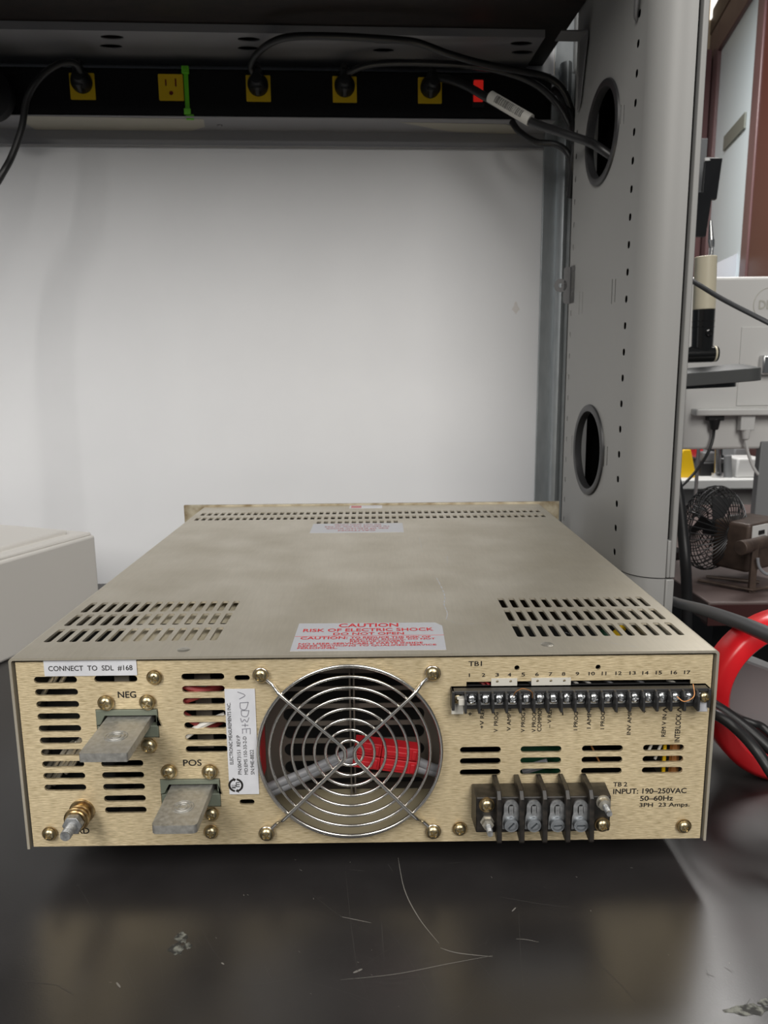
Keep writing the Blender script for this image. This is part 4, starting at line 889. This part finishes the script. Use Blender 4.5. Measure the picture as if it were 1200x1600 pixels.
# ================================================================ BEYOND THE SIDE PANEL
# frosted glass partition: plane running roughly along y
A_ = at(1117, 430, 3.0); B_ = at(1180, 60, 2.62)
def door_part(): pass
d = (Vector((B_.x, B_.y, 0))-Vector((A_.x, A_.y, 0))).normalized(); nrm = Vector((d.y, -d.x, 0))
O_ = Vector((A_.x, A_.y, 0)); DM = Matrix(((d.x, -nrm.x, 0, O_.x), (d.y, -nrm.y, 0, O_.y), (0, 0, 1, 0), (0, 0, 0, 1)))   # local x along plane toward camera, z up
DMI = DM.inverted()
def atd(px, py):
    n = DM.to_3x3() @ Vector((0, 1, 0)); dd = ray(px, py); return DMI @ (CAM+dd*((O_-CAM).dot(n)/dd.dot(n)))
t = empty('door_1', O_+Vector((0, 0, -0.75)), 'frosted glass door in a dark red wood frame', 'door'); t['kind'] = 'structure'
gl = atd(1118, 250).x; gr = atd(1176, 250).x; gt = atd(1121, 92).z; ft = atd(1105, 77).z; tt_ = atd(1106, 43).z
for k in ('label', 'category'): del t[k]
bm = NB(); box(bm, gl-0.02, gr+0.02, -0.004, 0.004, -0.45, gt+0.02); obj('glass_pane', bm, 'frost', t, M4=DM)
fl = gl-0.22; fr_ = gr+0.09
bm = NB(); box(bm, fl, gl, -0.02, 0.02, -0.75, ft); obj('door_frame', bm, 'wood', t, M4=DM, bevel=0.004)
bm = NB(); box(bm, gr, fr_, -0.02, 0.02, -0.75, ft); obj('door_frame', bm, 'wood', t, M4=DM, bevel=0.004)
bm = NB(); box(bm, gl, gr, -0.02, 0.02, gt, ft); obj('door_frame', bm, 'wood', t, M4=DM, bevel=0.004)
bm = NB(); box(bm, gl, gr, -0.02, 0.02, -0.75, -0.4); obj('door_frame', bm, 'wood', t, M4=DM, bevel=0.004)
a = atd(1135, 222); b = atd(1168, 190); bm = NB(); box(bm, a.x, b.x, -0.012, -0.005, (a.z+b.z)/2-0.028, (a.z+b.z)/2+0.028); obj('strip_handle', bm, 'frost_mark', t, M4=DM)
bm = NB(); box(bm, fr_+0.006, fr_+0.5, -0.015, 0.015, -0.75, ft+0.5); struct('trim_1', bm, 'wood2', DM, bevel=0.004)
bm = NB(); box(bm, fl-0.4, fr_, -0.022, 0.03, ft+0.002, tt_); struct('trim_2', bm, 'wood_dk', DM, bevel=0.004)
a = at(1112, 28, 3.28); b = at(1127, 2, 3.28); bm = NB(); box(bm, a.x, b.x+0.01, 3.27, 3.299, a.z, b.z+0.02); tag(obj('wall_light', bm, 'lamp_on'), 'small bright white wall light above the dark door frame', 'light')

a = at(1050, 77, 3.22); b = at(1113, 77, 3.22); struct('trim_4', box(NB(), a.x, b.x, 3.22, 3.26, -0.75, b.z), 'wood')
# neighbouring wooden desk
dz = 0.0
t = empty('wooden_desk', (0.9, 1.1, -0.75), 'dark red-brown wooden desk carrying the caged fan', 'desk')
a = atz(1107, 941, dz); b = atz(1045, 893, dz); bm = NB()
prism(bm, [(a.x, a.y), (1.6, a.y+0.005), (1.6, 1.36), (b.x-0.02, 1.36), (b.x-0.01, b.y+0.02)], -0.032, dz, Matrix.Identity(4)); obj('desktop', bm, 'desk', t, bevel=0.002)
bm = NB(); box(bm, a.x+0.0, 1.58, a.y-0.0015, a.y+0.02, -0.034, -0.004); obj('front_edge', bm, 'wood_dk', t)
bm = NB(); box(bm, a.x+0.10, 1.55, a.y+0.20, 1.33, -0.75, -0.034); obj('desk_base', bm, 'black', t)  # black colour stands in for the shadow under the desk

# caged fan with boxy motor
Y0 = 0.68
C0 = at(1117, 826, Y0+0.03)
t = empty('caged_fan', (C0.x, C0.y, 0), 'small desk fan with a dark wire cage and a brown boxy motor', 'fan')
ax = Vector((-0.50, 0.82, 0.05)).normalized(); ex, ey, _ = frame_of(ax); FC = Matrix(((ex.x, ey.x, ax.x, C0.x), (ex.y, ey.y, ax.y, C0.y), (ex.z, ey.z, ax.z, C0.z), (0, 0, 0, 1)))
bm = NB(); RF = 0.066
for k in range(40):
    a = 2*PI*k/40; pr = [(0.014, -0.030), (0.040, -0.026), (0.058, -0.012), (RF, 0.004), (0.060, 0.020), (0.040, 0.032), (0.012, 0.036)]
    tube(bm, [FC @ Vector((r*math.cos(a+0.012*i), r*math.sin(a+0.012*i), h)) for i, (r, h) in enumerate(pr)], 0.00085, 5, smooth=3)
for r, h in ((0.014, -0.030), (RF, 0.004), (0.050, 0.027), (0.030, 0.034), (0.040, 0.0315), (0.012, 0.036), (0.060, 0.018), (0.064, -0.003)):
    tube(bm, [FC @ p for p in circle_pts((0, 0, h), r, 'z', 48)], 0.0010, 5, closed=True)
obj('cage', bm, 'cage', t, weld=False)
bm = NB()
for k in range(4):
    a = PI/2*k+0.3; vs = [FC @ Vector((r*math.cos(a+da), r*math.sin(a+da), h)) for r, da, h in ((0.010, -0.3, 0.004), (0.050, -0.35, 0.010), (0.054, 0.25, -0.008), (0.010, 0.4, -0.004))]
    vs2 = [v+ax*0.0012 for v in vs]; add_faces(bm, vs+vs2, [(0, 1, 2, 3), (7, 6, 5, 4), (0, 4, 5, 1), (1, 5, 6, 2), (2, 6, 7, 3), (3, 7, 4, 0)])
cyl(bm, FC @ Vector((0, 0, -0.012)), FC @ Vector((0, 0, 0.014)), 0.012, n=20); obj('fan_blades', bm, 'cage', t, weld=False)
e = at(1172, 825, Y0-0.03); l_ = at(1115, 812, Y0+0.02); dx = (Vector((l_.x, l_.y, 0))-Vector((e.x, e.y, 0))); wl = dx.length; dx.normalize(); dy = Vector((dx.y, -dx.x, 0)); dy = -dy if dy.x < 0 else dy
MB_ = Matrix(((dx.x, dy.x, 0, e.x), (dx.y, dy.y, 0, e.y), (0, 0, 1, 0), (0, 0, 0, 1)))
zt_ = at(1172, 820, e.y).z; zb_ = at(1172, 896, e.y).z
bm = NB(); box(bm, 0, wl, 0, 0.09, max(zb_, 0.012), zt_, M4=MB_); obj('motor_housing', bm, 'brown', t, bevel=0.005, seg=3)
bm = NB(); box(bm, -0.0015, 0.0, 0.006, 0.045, zt_-0.024, zt_-0.003, M4=MB_); q = obj('switch_plate', bm, 'white', t, label='white switch plate')
bm = NB(); box(bm, -0.003, -0.0012, 0.020, 0.034, zt_-0.017, zt_-0.011, M4=MB_); obj('switch', bm, 'black', q)
kc = at(1158, 856, e.y-0.03)
bm = NB(); cyl(bm, kc, kc+Vector((0.05, 0.03, 0.002)), 0.0095, n=24); cyl(bm, kc+Vector((-0.002, -0.0012, 0)), kc+Vector((0.012, 0.007, 0)), 0.0108, n=24); obj('pivot_knob', bm, 'brown', t, bevel=0.001)
bm = NB(); a = at(1180, 862, e.y-0.025); box(bm, a.x-0.004, a.x+0.005, a.y, a.y+0.006, 0.001, a.z+0.01); a2 = at(1092, 897, e.y+0.03)
tube(bm, [(a2.x, a2.y, 0.005), (a.x, a.y, 0.005), (a.x+0.05, a.y+0.02, 0.005)], 0.004, 8, flat=0.6); tube(bm, [(a2.x+0.02, a2.y+0.02, 0.005), (a.x+0.03, a.y+0.04, 0.005)], 0.004, 8, flat=0.6)
obj('yoke_stand', bm, 'brown', t, weld=False)
bm = NB(); tube(bm, [at(1184, 872, e.y-.03), at(1186, 885, e.y-.03), at(1194, 895, e.y-.03), at(1206, 899, e.y-.03)], .0022, 8, smooth=5)
obj('lead', bm, 'cable_g', t)

# silver-white monitor seen from behind
YM = 1.06
t = empty('monitor', at(1195, 830, YM), 'silver-white monitor seen from behind, leads hanging below it', 'monitor')
t.location.z = 0.0; WM[t] = Matrix.Translation(t.location)
def mm(px, py, Y=YM): return at(px, py, Y)
a = mm(1068, 430); b = mm(1200, 700); X0m = mm(1070, 600).x; X1m = X0m+0.56; zt_ = mm(1150, 432).z; zl1 = mm(1150, 634).z; zl2 = mm(1150, 645).z; zbm = mm(1150, 702).z
bm = NB(); box(bm, X0m, X1m, YM, YM+0.030, zbm, zt_); body = obj('back_shell', bm, 'mon', t, bevel=0.006, seg=3)
xl = mm(1090, 640, YM-.03).x; bm = NB(); box(bm, xl, X1m-0.02, YM-0.028, YM+0.001, zl2-0.004, zl1-0.004); obj('port_ledge', bm, 'mon', t, bevel=0.003, seg=3)
xs = mm(1158, 520).x; bm = NB(); box(bm, xs, xs+0.20, YM-0.0025, YM+0.001, zl1, mm(1160, 511).z); obj('mount_cover', bm, 'mon', t, bevel=0.001)
lc = mm(1203, 476); AL = axes((0, YM, 0), (1, 0, 0), (0, 0, 1))
bm = NB(); tube(bm, circle_pts((lc.x, YM, lc.z), 0.0315, n=48), 0.0009, 6, closed=True)
text(bm, 'DELL', AL, lc.x-0.021, lc.x+0.021, lc.z-0.008, lc.z+0.008, 0, 0.02, 0.0008); obj('emblem', bm, 'logo', t, weld=False)
bm = NB(); c1 = mm(1197, 570, YM-.02); box(bm, c1.x-0.006, c1.x+0.05, YM-0.02, YM, c1.z-0.018, c1.z+0.018); obj('stand_bracket', bm, 'chrome', t, bevel=0.003)
# leaning stand leg
s0 = at(1190, 690, YM-.005); s1_ = at(1176, 838, YM-.03); bm = NB()
add_faces(bm, [(s1_.x, s1_.y, 0.0), (s1_.x+0.16, s1_.y, 0.0), (s0.x+0.14, s0.y, s0.z), (s0.x, s0.y, s0.z), (s1_.x, s1_.y+.02, 0.0), (s1_.x+0.16, s1_.y+.02, 0.0), (s0.x+0.14, s0.y+.02, s0.z), (s0.x, s0.y+.02, s0.z)],
          [(0, 1, 2, 3), (7, 6, 5, 4), (0, 4, 5, 1), (1, 5, 6, 2), (2, 6, 7, 3), (3, 7, 4, 0)])
obj('stand_leg', bm, 'plate', t, bevel=0.002)
bm = NB(); box(bm, s1_.x+0.02, s1_.x+0.22, s1_.y-0.02, s1_.y+0.16, 0.0, 0.008); obj('stand_foot', bm, 'plate', t, bevel=0.002)
# leads plugged into the monitor
YL = YM-0.012
def lead(name, mat, x, w_, y0, y1, pts, r, label):
    t = empty(name, at(x, y1, YL), label, 'cable'); bm = NB(); a = at(x-w_, y0, YL); b = at(x+w_, y1, YL)
    box(bm, a.x, b.x, YL-0.008, YL+0.008, b.z, a.z); c = at(x, y1, YL); cyl(bm, c+Vector((0, 0, 0.004)), c-Vector((0, 0, 0.018)), w_*0.0009, w_*0.0006, 16)
    obj('connector', bm, mat, t, bevel=0.0015); bm = NB(); tube(bm, [at(x_, y_, YL+k) for x_, y_, k in pts], r, 10, smooth=8); obj('cord', bm, mat, t)
lead('display_cable', 'black', 1117, 12, 644, 657, [(1116, 662, 0), (1114, 685, 0), (1106, 708, -.01), (1090, 733, -.03), (1070, 755, -.05), (1050, 772, -.08)], .0028, 'black lead plugged in under the silver-white monitor')
lead('usb_cable', 'white', 1166, 10, 644, 672, [(1164, 676, 0), (1167, 700, 0), (1173, 720, 0), (1182, 738, 0), (1196, 750, .01), (1230, 770, .03)], .0030, 'white lead plugged in under the silver-white monitor')

# cream swing-arm magnifier lamp
YLp = 0.86
t = empty('swing_arm_lamp', (0.75, YLp+0.02, 0.0), 'cream and black swing-arm lamp with a flat dark grey head', 'lamp')
a = at(1103, 401, YLp); b = at(1100, 484, YLp); bm = NB(); cyl(bm, b, a, 0.0178, 0.0172, n=32); obj('arm_sleeve', bm, 'cream', t, bevel=0.0012)
c = at(1097, 548, YLp); bm = NB(); cyl(bm, c, b+Vector((0, 0, 0.0)), 0.0170, 0.0178, n=32)
for k, fz in enumerate((0.28, 0.42)):
    p = b+(c-b)*fz; tube(bm, circle_pts(p, 0.0176, 'z', 32), 0.0007, 6, closed=True)
lathe(bm, [(0.006, 0), (0.006, 0.003), (0.0045, 0.0035), (0.003, 0.002), (0, 0.002)], (c+(b-c)*0.42)+Vector((0.003, -0.0165, 0)), (0, -1, 0), 20)
obj('elbow', bm, 'gloss_blk', t)
c2 = at(1078, 555, YLp-.004); c3 = at(1114, 553, YLp-.004); bm = NB(); cyl(bm, c2-Vector((0.03, 0, 0)), c3, 0.0135, n=28); obj('pivot', bm, 'gloss_blk', t, bevel=0.001)
bm = NB(); cyl(bm, c3, c3+Vector((0.003, 0, 0)), 0.0132, n=28); q = obj('pivot_cap', bm, 'cream', t); bm = NB(); cyl(bm, c3+Vector((0.003, 0, 0)), c3+Vector((0.006, 0, 0)), 0.0128, n=28); obj('pivot_disc', bm, 'gloss_blk', q)
# head: flat tapering slab, slightly tilted
hb = at(1176, 583, YLp); ht = at(1074, 590, YLp)
LM = Matrix.Translation(hb) @ Matrix.Rotation(math.radians(-4.0), 4, 'Y')
bm = NB(); prism(bm, rrect(-0.11, 0.0, 0.22, 0.105, 0.03, 8), -0.011, 0.010, LM); top = rrect(-0.115, 0.0, 0.18, 0.07, 0.022, 8)
n_ = len(top); o1 = rrect(-0.11, 0.0, 0.218, 0.103, 0.03, 8)
add_faces(bm, [(p[0], p[1], 0.010) for p in o1]+[(p[0], p[1], 0.017) for p in top], [(i, (i+1) % n_, n_+(i+1) % n_, n_+i) for i in range(n_)]+[tuple(range(n_, 2*n_))], 0, LM)
obj('lamp_head', bm, 'lamp_head', t, weld=False, bevel=0.001)
bm = NB(); prism(bm, rrect(-0.12, 0.0, 0.17, 0.085, 0.03, 8), -0.020, -0.011, LM @ Matrix.Rotation(math.radians(2), 4, 'Y')); obj('lens_rim', bm, 'gloss_blk', t)
up = Vector((a.x, a.y, a.z)); bm = NB(); q_ = c2-Vector((0.03, 0, 0)); cyl(bm, Vector((q_.x+0.006, q_.y, 0.0)), q_+Vector((0.006, 0, 0)), 0.009, n=16); cyl(bm, Vector((q_.x+0.006, q_.y, 0.0)), Vector((q_.x+0.006, q_.y, 0.012)), 0.03, n=24); obj('lamp_post', bm, 'gloss_blk', t, weld=False)

# dark tablet-like screens on a bracket
YT = 1.25
t = empty('screen_bracket', at(1100, 430, YT), 'pair of thin dark screens on a metal bracket, seen almost edge on', 'screen')
def slab(name, P, Y, th, mat, par, **k):
    vs = [at(x, y, Y+dd) for x, y, dd in P]; n = len(vs); vs2 = [v+Vector((0.002, th, 0)) for v in vs]; bm = NB()
    add_faces(bm, vs+vs2, [tuple(range(n)), tuple(range(2*n-1, n-1, -1))]+[(i, n+i, n+(i+1) % n, (i+1) % n) for i in range(n)]); return obj(name, bm, mat, par, **k)
slab('rear_screen', [(1075, 216, -.05), (1106, 216, 0), (1100, 302, 0), (1078, 310, -.05)], YT+.06, .02, 'plate', t, bevel=.001)
slab('front_screen', [(1103, 247, -.03), (1129, 247, .02), (1120, 311, .02), (1112, 311, .0), (1103, 369, .0), (1070, 369, -.04), (1074, 300, -.04), (1098, 300, -.03)], YT, .015, 'black', t, bevel=.001)
slab('screen_highlight', [(1102, 246, -.03), (1123, 246, .02), (1124, 250, .02), (1102, 251, -.03)], YT-.004, .01, 'white', t)  # white strip painted as the highlight along the screen's top
bm = NB(); a = at(1110, 345, YT+.02); b = at(1111, 375, YT+.02); cyl(bm, a, b, .003, .006, 14); cyl(bm, b, at(1112, 386, YT+.02), .007, .0055, 16); q_ = at(1112, 386, YT+.02); cyl(bm, q_, Vector((q_.x, q_.y, 0.0)), .004, n=12); cyl(bm, Vector((q_.x, q_.y, 0.008)), Vector((q_.x, q_.y, 0.0)), .03, n=20); obj('bracket', bm, 'chrome', t)

zC_ = at(1140, 446, 2.62).z
# glossy papers / bag leaning behind the monitor
bm = NB(); P = [(1116, 432, 0), (1118, 412, 0), (1148, 398, .02), (1162, 392, .03), (1170, 432, .03)]
P = P[1:4]+[(1158, 470, .0), (1116, 470, 0)]; P = [(min(x, 1158), y, 0) for x, y, k in P]; vs = [at(x, y, 2.64+k) for x, y, k in P]; vs[3].z = vs[4].z = zC_; vs2 = [v+Vector((0, .01, 0)) for v in vs]; add_faces(bm, vs+vs2, [(0, 1, 2, 3, 4), (9, 8, 7, 6, 5)]+[(i, 5+i, 5+(i+1) % 5, (i+1) % 5) for i in range(5)])
q = tag(obj('plastic_bag', bm, 'foil'), 'shiny clear plastic bag behind the top edge of the monitor', 'bag')
bm = NB(); a = at(1160, 392, 2.64); b = at(1168, 432, 2.64); box(bm, a.x, b.x, 2.64, 2.69, zC_, a.z); tag(obj('file_bin', bm, 'plate', bevel=.003), 'narrow grey upright file bin beside the shiny plastic bag', 'bin')

# far bench behind the monitor with odds and ends
YF = 2.0
t = empty('far_bench', (1.1, YF+.3, -0.75), 'white bench shelf seen below the monitor', 'bench')
a = at(1040, 750, YF); b = at(1200, 764, YF); bm = NB(); box(bm, a.x-.1, b.x+.6, YF, YF+.6, b.z, a.z); obj('shelf_board', bm, 'white', t, bevel=.004)
bm = NB(); box(bm, a.x-.1, b.x+.6, YF+.1, YF+.6, -0.75, b.z-.002); obj('bench_body', bm, 'white', t, bevel=.004); zS = a.z
bm = NB(); box(bm, a.x-.1, 1.43, YF+.62, YF+.70, -0.75, at(1140, 446, YF+.62).z); zC = at(1140, 446, YF+.62).z; tag(obj('dark_cabinet', bm, 'black', bevel=.004), 'black cabinet behind the white far bench', 'cabinet')
def thing(name, px0, py0, px1, py1, mat, label, cat, dY=0.05, dep=.1, bev=.006):
    a = at(px0, py0, YF+dY); b = at(px1, py1, YF+dY); bm = NB(); box(bm, a.x, b.x, YF+dY, YF+dY+dep, max(b.z, zS), a.z); return tag(obj(name, bm, mat, bevel=bev), label, cat)
bm = NB(); P = [(1062, 752), (1062, 712), (1068, 702), (1080, 702), (1090, 752)]; vs = [at(x, y, YF+.05) for x, y in P]; vs2 = [v+Vector((0, .06, 0)) for v in vs]
add_faces(bm, vs+vs2, [(0, 1, 2, 3, 4), (9, 8, 7, 6, 5)]+[(i, 5+i, 5+(i+1) % 5, (i+1) % 5) for i in range(5)])
tag(obj('tool_case', bm, 'yel', bevel=.004), 'yellow tool case on the white far bench beside the grey side panel', 'case')
thing('parts_bin', 1089, 700, 1099, 716, 'red', 'small red bin on the far bench behind the black lead', 'bin', .12)
thing('equipment_box', 1094, 722, 1148, 752, 'black', 'low black equipment box on the white far bench below the monitor', 'box', .08)
thing('instrument', 1098, 706, 1118, 723, 'grey_dark', 'dark grey instrument standing on the low black equipment box', 'instrument', .09)
bm = NB(); a = at(1122, 716, YF+.05); cyl(bm, at(1121, 738, YF+.05), at(1121, 702, YF+.05), .012, .009, 20); cyl(bm, at(1121, 752, YF+.05), at(1121, 738, YF+.05), .02, .02, 20); tag(obj('jar', bm, 'chrome'), 'small shiny metal bottle in front of the low black box', 'bottle')
bm = NB(); cyl(bm, at(1137, 752, YF+.05), at(1137, 712, YF+.05), .014, .012, 20); tag(obj('canister', bm, 'plate'), 'grey cylinder right of the shiny metal bottle', 'canister')
thing('carton', 1153, 716, 1190, 760, 'white', 'white carton on the far bench behind the hanging white lead', 'carton', .03)
thing('drawer_unit', 1148, 700, 1176, 716, 'plate', 'grey unit partly hidden behind the white carton', 'box', .25)
# white box behind the fan


# cables at the right
bm = NB(); tube(bm, [at(1030, 120, .55), at(1036, 400, .53), at(1040, 640, .52), at(1052, 730, .51), at(1061, 780, .50), at(1067, 835, .49), at(1071, 880, .48), at(1073, 930, .48), at(1072, 1010, .48), at(1070, 1100, .48), at(1068, 1250, .48)], .0068, 12, smooth=8)
tag(obj('hanging_cable', bm, 'cord'), 'thick black cable hanging down beside the grey side panel', 'cable')
bm = NB(); HR = 0.0052; tube(bm, [at(1000, 900, .55), at(1020, 925, .46), at(1056, 941, .38), at(1100, 953, .26), at(1150, 971, .12), at(1205, 994, .05), at(1270, 1025, .0), at(1370, 1120, -.03), at(1430, 1330, -.06), at(1440, 1500, -.10)], 0.0056, 12, smooth=8)
tag(obj('hose', bm, 'cord_g'), 'thick grey-black hose crossing in front of the red reel', 'hose')
bm = NB(); tube(bm, [at(1060, 428, .62), at(1085, 441, .60), at(1130, 468, .57), at(1200, 504, .53), at(1260, 535, .50)], .0031, 10, smooth=8)
tag(obj('thin_cable', bm, 'cord_g'), 'thin black cable slanting down across the cream lamp arm', 'cable')
# red reel and grey sheet
YR = 0.135
for k in range(60):
    YR = 0.05+k*0.003; rc = at(1237, 1088, YR); sc = (YR-CAM.y)/ray(1237, 1088).y/FPX*1.0
    if rc.z <= 138*sc: break
Ro = 138*sc; Ri = 106*sc; zc_ = max(rc.z, Ro+0.0005)
bm = NB(); pr = [(Ri, -0.010), (Ri+0.003, -0.014), (Ro-0.004, -0.014), (Ro, -0.010), (Ro, 0.010), (Ro-0.004, 0.014), (Ri+0.003, 0.014), (Ri, 0.010), (Ri, -0.010)]
lathe(bm, pr, (rc.x, YR, zc_), (0, 1, 0), 72); tag(obj('red_ring', bm, 'red', smooth=50), 'glossy red plastic ring standing upright at the right edge of the bench', 'ring')
P = [(1128, 1090), (1150, 1026), (1205, 1046), (1290, 1080), (1290, 1180), (1205, 1142), (1140, 1112)]; Yg = YR+0.04
bm = NB(); vs = [at(x, y, Yg) for x, y in P]; vs2 = [v+Vector((0.0, .03, 0)) for v in vs]; n = len(P)
add_faces(bm, vs+vs2, [tuple(range(n)), tuple(range(2*n-1, n-1, -1))]+[(i, n+i, n+(i+1) % n, (i+1) % n) for i in range(n)])
tag(obj('grey_cover', bm, 'plate', bevel=.002), 'slanted mid-grey plastic cover seen through the red ring', 'cover')
CB = [([(0.262, 0.30, 0.006), (0.256, 0.20, 0.020), (1085, 1078, .12), (1110, 1098, .095), (1140, 1118, .085), (1175, 1145, .075), (1215, 1180, .06), (1270, 1225, .04), (0.312, -0.03, 0.008), (0.316, -0.10, 0.0055)], .0045, 'thick black cable below the grey cover, nearest to it', 'cord'),
      ([(0.240, 0.28, 0.006), (0.236, 0.18, 0.024), (1085, 1105, .09), (1120, 1117, .07), (1150, 1138, .06), (1180, 1170, .045), (1210, 1215, .03), (0.280, -0.02, 0.026), (0.285, -0.08, 0.0055), (0.29, -0.14, 0.0055)], .0040, 'black cable curving over the bench, lowest of the three beside the power supply', 'cord'),
      ([(0.276, 0.26, 0.005), (0.262, 0.18, 0.03), (1085, 1095, .11), (1120, 1108, .10), (1150, 1122, .09), (1175, 1130, .085), (1205, 1148, .08), (0.322, 0.03, 0.025), (0.330, -0.04, 0.0045), (0.335, -0.10, 0.0045)], .0030, 'thin black cable between the two thicker black cables', 'cord')]
for P, r, l, m in CB:
    bm = NB(); tube(bm, [at(*p) if p[0] > 50 else Vector(p) for p in P], r, 12, smooth=8); tag(obj('black_cable', bm, m), l, 'cable', 'black cables lying on the bench beside the power supply')
